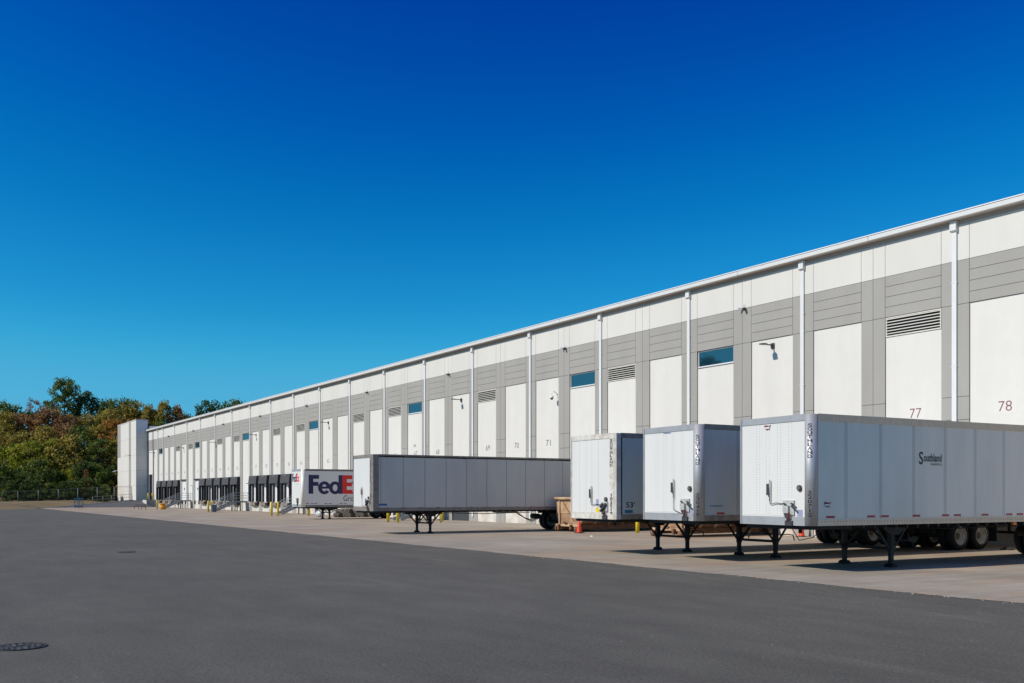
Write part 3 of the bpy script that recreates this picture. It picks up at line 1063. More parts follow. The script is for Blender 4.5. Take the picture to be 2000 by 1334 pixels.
cone((29.25, 39.15, 0), "bright orange red cone in front of the left rust streaked dumpster")
cone((35.6, 30.2, 0), "orange cone against the wall seen below the nearest trailer's nose")

man = []


def manhole(loc, r, label):
    m = thing("manhole_cover", label, "manhole cover", loc, group="iron covers in the asphalt")
    ring = MB()
    ring.lathe([(r, 0.0), (r, 0.014), (r * 0.93, 0.014), (r * 0.93, 0.0)], n=36, smooth=False)
    ring.build("rim", M_IRON, m)
    MB().lathe([(r * 0.92, 0.0), (r * 0.92, 0.006)], n=36, smooth=False).build("plate", M_IRON, m)
    g = MB()
    for k in range(3):
        ra = r * (0.22 + 0.22 * k)
        cnt = 6 + 6 * k
        for j in range(cnt):
            a = 2 * pi * (j + 0.5 * k) / cnt
            g.bar((ra * cos(a), ra * sin(a), 0.010), ((ra + r * 0.15) * cos(a + 0.12), (ra + r * 0.15) * sin(a + 0.12), 0.010), r * 0.13, 0.012)
    stuff(g.build("raised_studs", M_IRONL, m))


manhole((1.27, 13.72, 0.0), 0.315, "round iron manhole cover in the asphalt at the bottom left")
manhole((6.46, 34.6, 0.0), 0.30, "dark round cover farther off in the middle of the asphalt")


def lump(name, loc, r, m, label, cat, seed, flat=0.45):
    rr = random.Random(seed)
    b = MB()
    n = 9
    prof = [(1.0, 0.0), (0.9, 0.3), (0.6, 0.75), (0.18, 1.0)]
    rings = []
    for q, h in prof:
        k = len(b.v)
        for j in range(n):
            a = 2 * pi * j / n
            f = q * rr.uniform(0.65, 1.15)
            b.v.append((r * f * cos(a), r * f * sin(a), r * flat * h * rr.uniform(0.7, 1.15)))
        rings.append(k)
    for a, c in zip(rings, rings[1:]):
        for j in range(n):
            b.face((a + j, a + (j + 1) % n, c + (j + 1) % n, c + j))
    b.face([rings[-1] + j for j in range(n)])
    return tag(b.build(name, m, None, loc), label, cat)


lump("crumpled_paper", (27.4, 35.7, 0.006), 0.10, M_LITTER, "crumpled white paper on the concrete below the old trailer's nose", "litter", 1)
lump("paper_scrap", (33.4, 22.4, 0.006), 0.13, M_LITTER, "left one of two white scraps under the nearest trailer", "litter", 2, 0.6)
lump("paper_scrap", (34.5, 22.2, 0.006), 0.11, M_LITTER, "right one of two white scraps under the nearest trailer", "litter", 3, 1.3)
lump("rag", (33.1, 18.9, 0.006), 0.22, M_LEGG, "dark rag heap on the sunlit strip under the nearest trailer", "litter", 4, 0.55)
lump("pebble", (30.2, 33.2, 0.006), 0.05, M_LEGG, "small dark stone on the rust stained concrete", "stone", 5)

# stacked drums behind the parcel trailer's legs
dm = MB().lathe([(0.18, -0.6), (0.196, -0.57), (0.196, 0.57), (0.18, 0.6)], axis='y', n=12).mesh("drum_body", M_ROLL)
dw = MB().lathe([(0.197, -0.03), (0.197, 0.0), (0.165, 0.0), (0.165, -0.03)], axis='y', n=12).mesh("end_ring", M_ROLLW)
k = 0
rw_names = ["first", "second", "third", "fourth", "fifth", "sixth", "seventh", "eighth", "ninth"]
for row, cnt in ((0, 9), (1, 5)):
    for j in range(cnt):
        x = 32.35 + 0.40 * j + 0.20 * row
        z = 0.20 + row * 0.345
        lb = "%s brown drum from the left in the %s row stacked below the parcel trailer" % (rw_names[j], "bottom" if row == 0 else "top")
        t = thing("brown_drum", lb, "drum", (x, 78.9, z), 0, "brown drums lying stacked on their sides")
        put("drum_body", dm, t)
        if (j + row) % 3 != 0:
            put("end_ring", dw, t, (0, -0.605, 0))
for k, (x, z, r, lb) in enumerate(((31.35, 0.30, 0.31, "pale wrapped bale on the ground left of the stacked drums"), (31.5, 0.83, 0.26, "pale wrapped bale lying on top of another bale left of the drums"))):
    rr = random.Random(40 + k)
    t = MB().lathe([(r * 0.55, -0.50), (r * 0.9, -0.44), (r, -0.2), (r * 0.93, 0.0), (r, 0.22), (r * 0.88, 0.44), (r * 0.5, 0.5)], (0, 0, 0), 'y', 14)
    t.v = [(vx * rr.uniform(0.9, 1.08), vy, vz * rr.uniform(0.9, 1.0)) for vx, vy, vz in t.v]
    t = t.build("wrapped_bale", M_TANK, None, (x, 80.6, z))
    tag(t, lb, "bale")

# ------------------------------------------------------------------ roll-off dumpsters


def dumpster():
    d = thing("dumpster", "", "dumpster", group="roll-off dumpsters at the docks")
    prof = [(-1.12, 0.98), (1.12, 0.98), (1.14, 1.74), (-1.14, 1.74)]
    b = MB()
    b.prism(prof, lambda u, v, w: (w, u, v), 5.9)
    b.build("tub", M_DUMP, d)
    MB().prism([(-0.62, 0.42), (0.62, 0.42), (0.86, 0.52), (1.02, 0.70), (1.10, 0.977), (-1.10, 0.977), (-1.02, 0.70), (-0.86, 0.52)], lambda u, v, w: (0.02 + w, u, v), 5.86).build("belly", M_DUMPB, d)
    MB().box(0.06, 5.84, -1.06, 1.06, 1.741, 1.75).build("fill", M_DUMPR, d)
    MB().tube([(-0.08, -1.16, 1.78), (5.9, -1.16, 1.78)], 0.07, 8).build("top_rail", M_DUMP, d)
    MB().tube([(-0.08, 1.16, 1.78), (5.9, 1.16, 1.78)], 0.07, 8).build("top_rail", M_DUMP, d)
    MB().tube([(-0.08, -1.24, 1.78), (-0.08, 1.24, 1.78)], 0.08, 8).build("end_rail", M_DUMP, d)
    MB().tube([(5.9, -1.24, 1.78), (5.9, 1.24, 1.78)], 0.08, 8).build("end_rail", M_DUMP, d)
    rib = MB().prism([(-0.90, 0.42), (-1.08, 0.62), (-1.22, 0.95), (-1.25, 1.70), (-1.141, 1.70), (-1.121, 0.98), (-1.022, 0.70), (-0.862, 0.50)], lambda u, v, w: (w, u, v), 0.10).mesh("rib", M_DUMP)
    rib2 = MB().prism([(0.90, 0.42), (1.08, 0.62), (1.22, 0.95), (1.25, 1.70), (1.141, 1.70), (1.121, 0.98), (1.022, 0.70), (0.862, 0.50)], lambda u, v, w: (w, u, v), 0.10).mesh("rib", M_DUMP)
    for k in range(7):
        put("rib", rib, d, (0.05 + k * 0.95, 0, 0))
        put("rib", rib2, d, (0.05 + k * 0.95, 0, 0))
    for y in (-0.82, 0.82):
        MB().box(-0.07, -0.002, y - 0.04, y + 0.04, 0.2, 1.70).build("end_post", M_DUMP, d)
    MB().bar((-0.03, -0.45, 0.60), (-0.03, 0.55, 1.66), 0.02, 0.03).build("end_brace", M_DUMPR, d)
    for y in (-0.55, 0.55):
        MB().box(-0.35, 6.0, y - 0.06, y + 0.06, 0.14, 0.40).build("skid_rail", M_DUMPR, d)
    MB().box(-0.2, -0.1, -1.05, 1.05, 0.30, 0.42).build("front_beam", M_DUMP, d)
    for x in (-0.12, 5.6):
        for y in (-0.95, 0.95):
            MB().lathe([(0.17, -0.14), (0.17, 0.14)], (x, y, 0.17), 'y', 14).build("roller", M_DUMPR, d)
            MB().lathe([(0.08, -0.16), (0.08, 0.16)], (x, y, 0.17), 'y', 10).build("axle_cap", M_DUMP, d)
    MB().tube([(-0.15, -0.1, 0.45), (-0.30, -0.1, 0.5), (-0.36, 0, 0.55), (-0.30, 0.1, 0.5), (-0.15, 0.1, 0.45)], 0.03, 6).build("tow_hook", M_DUMPR, d)
    return d


du = dumpster()
du.location = (29.95, 41.0, 0)
du["label"] = "tan rust streaked roll-off dumpster behind the orange cone, its end and top rim showing"
copy_tree(du, "tan rust streaked roll-off dumpster seen only under the middle trailer's landing legs", (30.35, 33.5, 0))

# ------------------------------------------------------------------ trailers
PR = 0.17        # corner radius


def wheel_mesh():
    ty = MB().lathe([(0.30, -0.13), (0.44, -0.135), (0.495, -0.10), (0.51, -0.05), (0.51, 0.05), (0.495, 0.10), (0.44, 0.135), (0.30, 0.13)], axis='y', n=32).mesh("wheel", M_TYRE)
    rm = MB()
    rm.lathe([(0.305, -0.145), (0.325, -0.125), (0.30, -0.10), (0.28, 0.06), (0.27, 0.08)], axis='y', n=28)
    rim = rm.mesh("rim", M_RIM)
    hub = MB().lathe([(0.06, -0.13), (0.10, -0.12), (0.11, -0.02), (0.17, 0.0), (0.17, 0.03)], axis='y', n=14).mesh("hub", M_HUB)
    return ty, rim, hub


def rim_open():
    """dished rim: outer lip, barrel going inwards, disc with hand holes"""
    b = MB()
    n = 28
    prof = [(0.300, -0.138), (0.330, -0.140), (0.318, -0.115), (0.285, -0.095), (0.270, 0.02), (0.20, 0.05), (0.12, 0.03), (0.11, -0.03), (0.06, -0.06)]
    rings = []
    for r, h in prof:
        k = len(b.v)
        for j in range(n):
            a = 2 * pi * j / n
            b.v.append((r * cos(a), h, r * sin(a)))
        rings.append(k)
    for i, (a, c) in enumerate(zip(rings, rings[1:])):
        for j in range(n):
            b.face((a + j, a + (j + 1) % n, c + (j + 1) % n, c + j), True, 1 if i >= 6 else 0)
    b.face([rings[-1] + j for j in range(n)], m=1)
    return b.mesh("rim", [M_RIM, M_HUB])


def tyre_open():
    b = MB()
    n = 32
    prof = [(0.31, 0.12), (0.44, 0.135), (0.495, 0.10), (0.51, 0.05), (0.51, -0.05), (0.495, -0.10), (0.44, -0.135), (0.325, -0.137), (0.300, -0.10), (0.29, 0.12)]
    rings = []
    for r, h in prof:
        k = len(b.v)
        for j in range(n):
            a = 2 * pi * j / n
            b.v.append((r * cos(a), h, r * sin(a)))
        rings.append(k)
    for a, c in zip(rings, rings[1:] + rings[:1]):
        for j in range(n):
            b.face((a + j, a + (j + 1) % n, c + (j + 1) % n, c + j), True)
    return b.mesh("wheel", M_TYRE)


TYRE_ME, RIM_ME = tyre_open(), rim_open()


def rivets(pts, nrm, parent, m, r=0.015):
    """tiny raised pyramids on a face with normal nrm (x-, y- facing)"""
    b = MB()
    for p in pts:
        n = len(b.v)
        if nrm == 'y':
            q = [(-r, 0, 0), (0, 0, -r), (r, 0, 0), (0, 0, r), (0, -0.007, 0)]
        else:
            q = [(0, -r, 0), (0, 0, -r), (0, r, 0), (0, 0, r), (-0.007, 0, 0)]
        for a in q:
            b.v.append((p[0] + a[0], p[1] + a[1], p[2] + a[2]))
        for j in range(4):
            b.face((n + j, n + (j + 1) % 4, n + 4))
    return stuff(b.build("rivets", m, parent))


M_RIVET = mat("rivet_heads", (0.28, 0.28, 0.28), 0.5)
M_RIVETD = mat("rivet_heads_dark", (0.10, 0.10, 0.105), 0.6)


def trailer(label, loc, rz, L=16.15, zb=1.16, zt=4.1, side=M_TSIDE, npan=13, first=0.30, post=M_ALU, rail_f=M_ALU, rail_top=M_TAN, rail_bot=M_TAN,
            axles=(12.2, 13.5), riv=False, seam=0.012, j0=None, pitch=1.2, rail_h=0.16, round_post=True, legm=M_UNDER, front=M_TWHITE, leg_x=2.85, corner_w=0.30):
    t = thing("semi_trailer", label, "semi trailer", loc, rz, "box trailers parked at the docks")
    W = 1.3
    # shell
    MB().prism([(0.24, -W + 0.03), (L - 0.06, -W + 0.03), (L - 0.06, W - 0.03), (0.07, W - 0.03), (0.07, -1.08)], lambda u, v, w: (u, v, zt - 0.05 + w), 0.044).build("roof", M_TRIMW, t)
    MB().box(0.35, L - 0.05, -W + 0.06, W - 0.06, zb + 0.02, zb + 0.12).build("floor", M_UNDER, t)
    yf = -1.08 if round_post else -1.005
    MB().box(0.02, 0.055, yf - 0.005, W - 0.08, zb + 0.22, zt - 0.17).build("front_wall", front, t)
    MB().box(0.004, 0.06, yf, W - 0.1, zt - 0.168, zt - 0.002).build("front_top_rail", rail_f, t)
    MB().box(0.0, 0.07, yf, W - 0.1, zb, zb + 0.218).build("front_bottom_rail", rail_f, t)
    # corner posts
    p = MB()
    outer = [(0.0, -1.075)] + [(PR - PR * cos(pi / 2 * k / 10), -W + PR - PR * sin(pi / 2 * k / 10)) for k in range(11)] + [(corner_w, -W)]
    if not round_post:
        outer = [(0.0, -1.0), (0.0, -1.20), (0.06, -W), (corner_w, -W)]
    inner = [(corner_w, -W + 0.05), (0.16, -W + 0.12), (0.06, -1.075 if round_post else -1.0)]
    poly = outer + inner
    p.prism(poly[::-1], lambda u, v, w: (u - 0.004, v - 0.004, zb + w), zt - zb - 0.012)
    for k in range(len(p.f)):
        if len(p.f[k]) == 4:
            p.s[k] = round_post
    p.build("corner_post", post, t)
    MB().prism([(0, W - 0.09), (0.03, W), (0.25, W), (0.25, W - 0.05), (0.06, W - 0.09)], lambda u, v, w: (u - 0.004, v, zb + w), zt - zb - 0.001).build("corner_post", post, t)
    # right side panels
    x0 = first if first >= corner_w else corner_w
    joints = [x0]
    xj = j0 if j0 else x0 + (L - 0.12 - x0) / npan
    if npan == 1:
        pitch = 99.0
        xj = L
    while xj < L - 0.35:
        joints.append(xj)
        xj += pitch
    joints.append(L - 0.10)
    for k, (xa, xb) in enumerate(zip(joints, joints[1:])):
        piece("side_panel", xb - xa - seam, 0.03, zt - zb - 0.30, side, t, (xa, -W + 0.006, zb + 0.15))
        if k:
            piece("side_post", 0.04, 0.02, zt - zb - 0.32, M_JOINT, t, (xa - 0.03, -W + 0.022, zb + 0.16))
    MB().box(0.26, L - 0.05, W - 0.035, W - 0.005, zb + 0.15, zt - 0.15).build("side_wall", side, t)
    MB().box(corner_w + 0.002, L, -W - 0.006, -W + 0.04, zt - rail_h, zt).build("top_rail", rail_top, t)
    MB().box(0.26, L, W - 0.04, W + 0.006, zt - rail_h, zt).build("top_rail", rail_top, t)
    MB().box(corner_w + 0.002, L, -W - 0.006, -W + 0.05, zb, zb + 0.165).build("bottom_rail", rail_bot, t)
    MB().box(0.26, L, W - 0.05, W + 0.006, zb, zb + 0.165).build("bottom_rail", rail_bot, t)
    for y0, y1 in ((-W + 0.05, -0.006), (0.006, W - 0.05)):
        MB().box(L - 0.05, L, y0, y1, zb + 0.05, zt - 0.05).build("rear_door", side, t)
    MB().box(0.15, 1.6, -1.15, 1.15, zb - 0.10, zb + 0.015).build("coupler_plate", M_UNDER, t)
    MB().lathe([(0.05, -0.14), (0.05, 0.0)], (0.95, 0, zb - 0.10), n=10).build("kingpin", M_UNDER, t)
    cm = MB().box(0, 0.08, -W + 0.06, W - 0.06, 0, 0.11).mesh("cross_member", M_UNDER)
    x = 1.9
    while x < L - 0.4:
        put("cross_member", cm, t, (x, 0, zb - 0.09))
        x += 0.42
    # landing gear
    lg = MB()
    for y in (-0.62, 0.62):
        lg.bar((leg_x - 0.75, y, zb - 0.13), (leg_x + 0.75, y, zb - 0.13), 0.10, 0.12)
    gear = lg.build("landing_gear", M_UNDER, t)
    for y in (-0.80, 0.80):
        MB().box(leg_x - 0.066, leg_x + 0.066, y - 0.066, y + 0.066, 0.42, zb - 0.02).box(leg_x - 0.052, leg_x + 0.052, y - 0.052, y + 0.052, 0.05, 0.42).build("leg", legm, gear)
        MB().prism([(-0.14, 0), (0.14, 0), (0.055, 0.10), (-0.055, 0.10)], lambda u, v, w: (leg_x + u, y - 0.13 + w, v + 0.006), 0.26).build("foot", M_UNDER, gear)
        for s in (-1, 1):
            MB().bar((leg_x + s * 0.06, y - 0.02, 0.48), (leg_x + s * 0.62, y - 0.02, zb - 0.06), 0.035, 0.055).build("brace", legm, gear)
        MB().prism([(-0.50, 0.0), (0.50, 0.0), (0.42, -0.14), (0.14, -0.30), (-0.14, -0.30), (-0.42, -0.14)], lambda u, v, w: (leg_x + u, y - 0.13 + w, zb + 0.0 + v), 0.03).build("gusset", legm, gear)
    MB().bar((leg_x, -0.72, 0.52), (leg_x, 0.72, 0.52), 0.06, 0.08).build("cross_tube", M_UNDER, gear)
    MB().bar((leg_x, -0.72, 0.55), (leg_x, -0.05, zb - 0.05), 0.05, 0.05).bar((leg_x, 0.72, 0.55), (leg_x, 0.05, zb - 0.05), 0.05, 0.05).build("cross_brace", M_UNDER, gear)
    MB().tube([(leg_x + 0.1, -0.88, 0.72), (leg_x + 0.1, -1.12, 0.75), (leg_x + 0.18, -1.16, 0.75), (leg_x + 0.36, -1.18, 0.72), (leg_x + 0.40, -1.20, 0.55)], 0.018, 6).build("crank", legm, gear)
    # running gear
    bg = MB()
    for y in (-0.5, 0.5):
        bg.box(axles[0] - 1.0, axles[1] + 1.0, y - 0.06, y + 0.06, zb - 0.22, zb - 0.10)
    bogie = bg.build("bogie", M_UNDER, t)
    for ax in axles:
        MB().tube([(ax, -1.0, 0.51), (ax, 1.0, 0.51)], 0.07, 10).build("axle", M_UNDER, bogie)
        MB().box(ax - 0.25, ax + 0.25, -0.58, 0.58, 0.58, zb - 0.22).build("suspension", M_UNDER, bogie)
        for y, f in ((-1.12, 0), (-0.80, pi), (0.80, 0), (1.12, pi)):
            w = put("wheel", TYRE_ME, t, (ax, y, 0.515), f)
            put("rim", RIM_ME, w)
    MB().tube([(axles[0] - 1.5, -0.35, zb - 0.38), (axles[0] - 1.5, 0.35, zb - 0.38)], 0.15, 12).build("air_tank", M_UNDER, t)
    for ax in axles:
        for y in (-0.45, 0.45):
            MB().tube([(ax - 0.35, y, 0.62), (ax - 0.12, y, 0.62)], 0.09, 10).build("brake_chamber", M_LEGG, bogie)
    MB().tube([(leg_x + 1.2, -0.2, zb - 0.14), (leg_x + 3.5, -0.2, zb - 0.20), (axles[0] - 2.0, -0.2, zb - 0.16)], 0.02, 5).build("air_line", M_HOSE, t)
    for y in (-1.28, 0.70):
        piece("mud_flap", 0.02, 0.58, 0.65, M_FLAP, t, (axles[1] + 0.85, y, 0.28))
    u = MB().bar((L - 0.1, -1.1, 0.55), (L - 0.1, 1.1, 0.55), 0.10)
    for y in (-0.6, 0.6):
        u.bar((L - 0.1, y, 0.55), (L - 0.1, y, zb), 0.08)
    u.build("rear_guard", M_UNDER, t)
    if riv:
        pts = []
        for xj in joints[1:-1]:
            for dx in (-0.045, 0.035):
                for j in range(50):
                    pts.append((xj + dx, -W + 0.006, zb + 0.22 + j * 0.05))
        for k in range(int((L - 0.5) / 0.11)):
            pts.append((0.35 + k * 0.11, -W - 0.006, zb + 0.11 + 0.0))
            if k > 14:
                pts.append((0.35 + k * 0.11, -W - 0.006, zb + 0.07))
        rivets(pts, 'y', t, M_RIVETD)
        pts = []
        for yb in (0.55, 0.18, -0.22, -0.62):
            for dy in (0.0, 0.11):
                for j in range(36):
                    pts.append((0.02, yb + dy, zb + 0.30 + j * 0.068))
        for j in range(44):
            pts.append((0.02, -0.95 + j * 0.048, zb + 0.25))
        rivets(pts, 'x', t, M_RIVET, 0.013)
    return t


def ZS(z):
    return 1.962 + (z - 1.962) * 0.963


def letters_down(t, body, y, ztop, pitch, h, w, name="lettering", x=-0.009, m=M_INK, arc=None):
    b = MB()
    ztop, pitch, h = ZS(ztop), pitch * 0.963, h * 0.963
    u = Vector((0, -1, 0))
    c = Vector((x, y, 0))
    if arc:                       # tangent to the rounded corner, arc degrees round from the front
        a = R(arc)
        c = Vector((PR - (PR + 0.006) * cos(a), -1.3 + PR - (PR + 0.006) * sin(a), 0))
        u = Vector((sin(a), -cos(a), 0))
    for k, ch in enumerate(body):
        ww = w * (0.35 if ch in "1I" else 1.0)
        o = c - u * (ww / 2)
        add_text(b, ch, (o.x, o.y, ztop - k * pitch - h), u, (0, 0, 1), ww, h, 0.02)
    b.build(name, m, t)


def front_kit(t, docy, docz, boxy, boxz, lighty, lightz, zb, wire_low=True, box=True, sheet=None):
    """paper holder, air and power connections, round warning plate on the nose"""
    docz, boxz, lightz = ZS(docz), ZS(boxz), ZS(lightz)
    d = MB().box(-0.04, 0.018, docy + 0.01, docy + 0.085, docz + 0.04, docz + 0.34).build("document_holder", M_LAMP, t)
    MB().tube([(-0.03, docy - 0.03, docz + 0.44), (-0.03, docy - 0.03, docz - 0.12)], 0.017, 8).build("holder_tube", M_STEEL, d)
    w = MB()
    if wire_low:
        w.tube([(-0.02, docy - 0.02, docz - 0.13), (-0.02, docy - 0.05, docz - 0.2), (-0.02, docy - 0.25, docz - 0.16), (-0.02, boxy + 0.2, docz - 0.18), (-0.02, boxy + 0.12, boxz + 0.3)], 0.010, 5)
    else:
        w.tube([(-0.02, docy - 0.02, docz - 0.13), (-0.02, docy - 0.03, boxz + 0.05), (-0.02, boxy + 0.18, boxz - 0.05)], 0.010, 5)
    w.build("wire", M_HOSE, t)
    if box:
        g = MB().box(-0.02, 0.018, boxy - 0.19, boxy + 0.19, boxz, boxz + 0.38).build("connection_box", M_GBOX, t)
        MB().box(-0.09, -0.022, boxy - 0.05, boxy + 0.14, boxz + 0.05, boxz + 0.24).build("socket", M_GBOX, g)
        for s, m in ((0.15, M_LAMP), (-0.12, M_LAMP)):
            MB().bar((-0.05, boxy + s, boxz + 0.30), (-0.10, boxy + s - 0.12, boxz + 0.28), 0.035, 0.035).build("gladhand", m, g)
        MB().bar((-0.06, boxy - 0.14, boxz + 0.24), (-0.10, boxy - 0.30, boxz + 0.15), 0.03, 0.04).build("plug", M_LAMP, g)
    else:
        g = MB().box(-0.03, 0.018, boxy - 0.16, boxy + 0.16, boxz + 0.05, boxz + 0.36).build("connection_box", M_GBOX, t)
        MB().bar((-0.06, boxy - 0.13, boxz + 0.3), (-0.09, boxy + 0.12, boxz + 0.05), 0.09, 0.06).bar((-0.07, boxy + 0.16, boxz + 0.18), (-0.07, boxy + 0.05, boxz + 0.3), 0.07, 0.06).build("gladhand", M_LAMP, g)
    for k, (s, m) in enumerate(((0.10, M_HOSE), (0.05, M_HOSE), (-0.02, M_HOSER), (-0.06, M_HOSE), (-0.10, M_HOSER))):
        MB().tube([(-0.07, boxy + s, boxz + 0.06), (-0.06, boxy + s * 0.8, boxz - 0.05), (-0.05, boxy + s * 0.35 - 0.01, zb + 0.2), (-0.03, boxy + s * 0.4, zb + 0.02)], 0.012, 5).build("hose", m, t)
    MB().box(-0.05, -0.002, boxy - 0.14, boxy + 0.10, zb + 0.02, zb + 0.15).build("hose_clamp", M_LAMP, t)
    l = MB().lathe([(0.075, -0.03), (0.075, 0.015)], (0, lighty, lightz), 'x', 18).build("warning_light", M_LAMP, t)
    MB().lathe([(0.05, -0.045), (0.05, -0.031)], (0, lighty, lightz), 'x', 14).build("lens", M_HUB, l)
    if sheet:
        MB().box(0.012, 0.018, sheet[0] - 0.09, sheet[0] + 0.09, sheet[1], sheet[1] + 0.17).build("notice_sheet", M_LAV, t)


def reflectors(t, xs, z=1.38, w=0.30, h=0.055, m=M_RED, y=-1.298):
    for x in xs:
        piece("reflector", w, 0.006, h, m, t, (x, y, z))


USA = [(0.0, 0.75), (0.06, 0.95), (0.30, 0.92), (0.50, 0.90), (0.62, 0.78), (0.66, 0.86), (0.78, 0.70), (0.88, 0.82), (0.97, 1.0), (1.0, 0.92), (0.90, 0.62), (0.86, 0.50), (0.88, 0.38),
       (0.80, 0.24), (0.84, 0.02), (0.76, 0.06), (0.72, 0.20), (0.54, 0.16), (0.46, 0.0), (0.38, 0.16), (0.22, 0.22), (0.08, 0.30), (0.0, 0.5)]


def emblem(t, o, u, v, w, h, nrm):
    """small map shaped maker's plate: dark red outline, pale band across"""
    o, u, v, nrm = Vector(o), Vector(u), Vector(v), Vector(nrm)
    b = MB()
    b.prism(USA, lambda a, c, d: o + u * (a * w) + v * (c * h) + nrm * d, 0.004)
    e = b.build("map_emblem", M_INKR, t)
    c = MB()
    c.prism([(0.05, 0.32), (0.84, 0.32), (0.84, 0.60), (0.05, 0.60)], lambda a, q, d: o + u * (a * w) + v * (q * h) + nrm * (0.0045 + d), 0.003)
    c.build("pale_band", M_CAMW, e)


def root_loc(cx, cy, rz):
    """root (nose centre) such that the right front corner (0,-1.3) lands at cx, cy"""
    return (cx - 1.3 * sin(rz), cy + 1.3 * cos(rz), 0)


# nearest trailer (220712)
rz = R(-4.0)
t4 = trailer("nearest white box trailer numbered 220712, its riveted side running out at the right edge", root_loc(19.06, 15.86, rz), rz, zb=1.186, zt=4.01, axles=(12.4, 13.6), riv=True, first=0.24, j0=1.23, pitch=1.285, leg_x=3.5, legm=M_LEGG,
             rail_h=0.19, corner_w=0.22)
letters_down(t4, "SOUTHLAND", 0, 3.83, 0.1015, 0.088, 0.11, arc=32)
letters_down(t4, "220712", 0, 2.08, 0.117, 0.098, 0.10, arc=32)
front_kit(t4, 0.15, 1.92, -0.54, 1.43, -0.90, 2.15, 1.16, True, True, (-0.90, 1.42))
reflectors(t4, (0.52, 2.0, 2.52, 3.75, 4.95, 5.45, 6.65, 7.75, 8.25, 9.45, 10.6, 11.1, 12.3, 13.4, 13.9))
emblem(t4, (0.012, 0.36, 3.665), (0, -1, 0), (0, 0, 1), 0.24, 0.15, (-1, 0, 0))
emblem(t4, (0.44, -1.298, 1.64), (1, 0, 0), (0, 0, 1), 0.24, 0.16, (0, -1, 0))
lg = MB()
add_text(lg, "S", (4.00, -1.300, 2.79), (1, 0, 0), (0, 0, 1), 0.17, 0.35, 0.018)
add_text(lg, "outhland", (4.19, -1.300, 2.87), (1, 0, 0), (0, 0, 1), 0.74, 0.22, 0.018)
add_text(lg, "TRANSPORTATION", (4.47, -1.300, 2.77), (1, 0, 0), (0, 0, 1), 0.46, 0.06, 0.01)
lg.build("company_lettering", M_INK, t4)
MB().box(8.15, 8.30, -1.26, -1.18, 1.09, 1.18).build("side_marker_light", M_AMBER, t4)
MB().tube([(0.02, 0.9, 1.0), (0.0, 0.95, 0.88), (0.05, 1.0, 0.80), (0.2, 1.0, 1.0)], 0.012, 5).build("loose_hose", M_HOSE, t4)
MB().tube([(0.05, -0.6, 1.1), (0.3, -0.6, 0.80), (0.75, -0.62, 0.86), (1.1, -0.6, 1.05)], 0.013, 5).build("loose_hose", M_HOSER, t4)

# middle trailer (230415)
rz = R(-2.5)
t3 = trailer("white box trailer numbered 230415 parked between two other lettered trailers", root_loc(19.3, 20.10, rz), rz, zb=1.21, zt=4.03, axles=(12.15, 13.35), riv=True, first=0.24, j0=1.53, side=M_TSIDEB, leg_x=3.58, corner_w=0.24, rail_top=M_ALUW, rail_bot=M_ALUW)
letters_down(t3, "SOUTHLAND", 0, 3.78, 0.1025, 0.088, 0.11, arc=34)
letters_down(t3, "230415", 0, 2.02, 0.119, 0.098, 0.10, arc=34)
front_kit(t3, -0.25 + 0.06, 2.0, -0.72, 1.46, -1.09 + 0.17, 2.16, 1.19, False, True, (-0.94, 1.42))
reflectors(t3, (0.70, 2.0, 3.2), 1.40)
for o3, u3, w3 in (((0.014, 0.30, 3.81), (0, -1, 0), 0.34), ((0.42, -1.300, 1.62), (1, 0, 0), 0.50)):
    b = MB()
    add_text(b, "WABASH", o3, u3, (0, 0, 1), w3, 0.05, 0.01)
    b.build("maker_lettering", M_BLUED, t3)

# old trailer (102519)
t2 = trailer("old white trailer numbered 102519 with grimy bottom edge, behind the orange cone", root_loc(19.29, 23.90, rz), rz, zb=1.174, zt=3.98, axles=(12.46, 13.66), side=M_TSIDEB, j0=1.45, leg_x=3.45, post=M_RUSTW, rail_f=M_RUSTW, rail_top=M_ALUW, rail_bot=M_ALUW,
             round_post=False, seam=0.008, corner_w=0.24)
letters_down(t2, "SOUTHLAND", -1.10, 3.86, 0.106, 0.092, 0.14, x=-0.010)
letters_down(t2, "102519", -1.10, 2.02, 0.122, 0.102, 0.13, x=-0.010)
front_kit(t2, 0.03, 1.82, -0.75, 1.36, -0.80, 1.82, 1.15, True, False, None)
MB().prism([(0.10 * cos(2 * pi * k / 16), 0.12 * sin(2 * pi * k / 16)) for k in range(16)], lambda u, v, w: (0.018 - w, -0.30 + u, 1.45 + v), 0.006).build("yellow_sticker", M_YEL, t2)
MB().box(0.012, 0.018, -0.37, -0.23, 1.60, 1.83).build("grey_sticker", M_LAV, t2)
b = MB()
add_text(b, "53'", (0.44, -1.300, 1.56), (1, 0, 0), (0, 0, 1), 0.36, 0.18, 0.015)
b.build("length_lettering", M_INK, t2)
MB().box(0.40, 0.72, -1.300, -1.296, 1.38, 1.48).build("teal_sticker", M_TEALD, t2)
reflectors(t2, (0.75, 1.65, 2.9), 1.29, m=M_RED)
for y in (0.35, 0.02, -0.35, 0.75):
    MB().box(0.0145, 0.0195, y, y + 0.008, 1.40, 3.88).build("front_seam", M_TSIDE, t2)

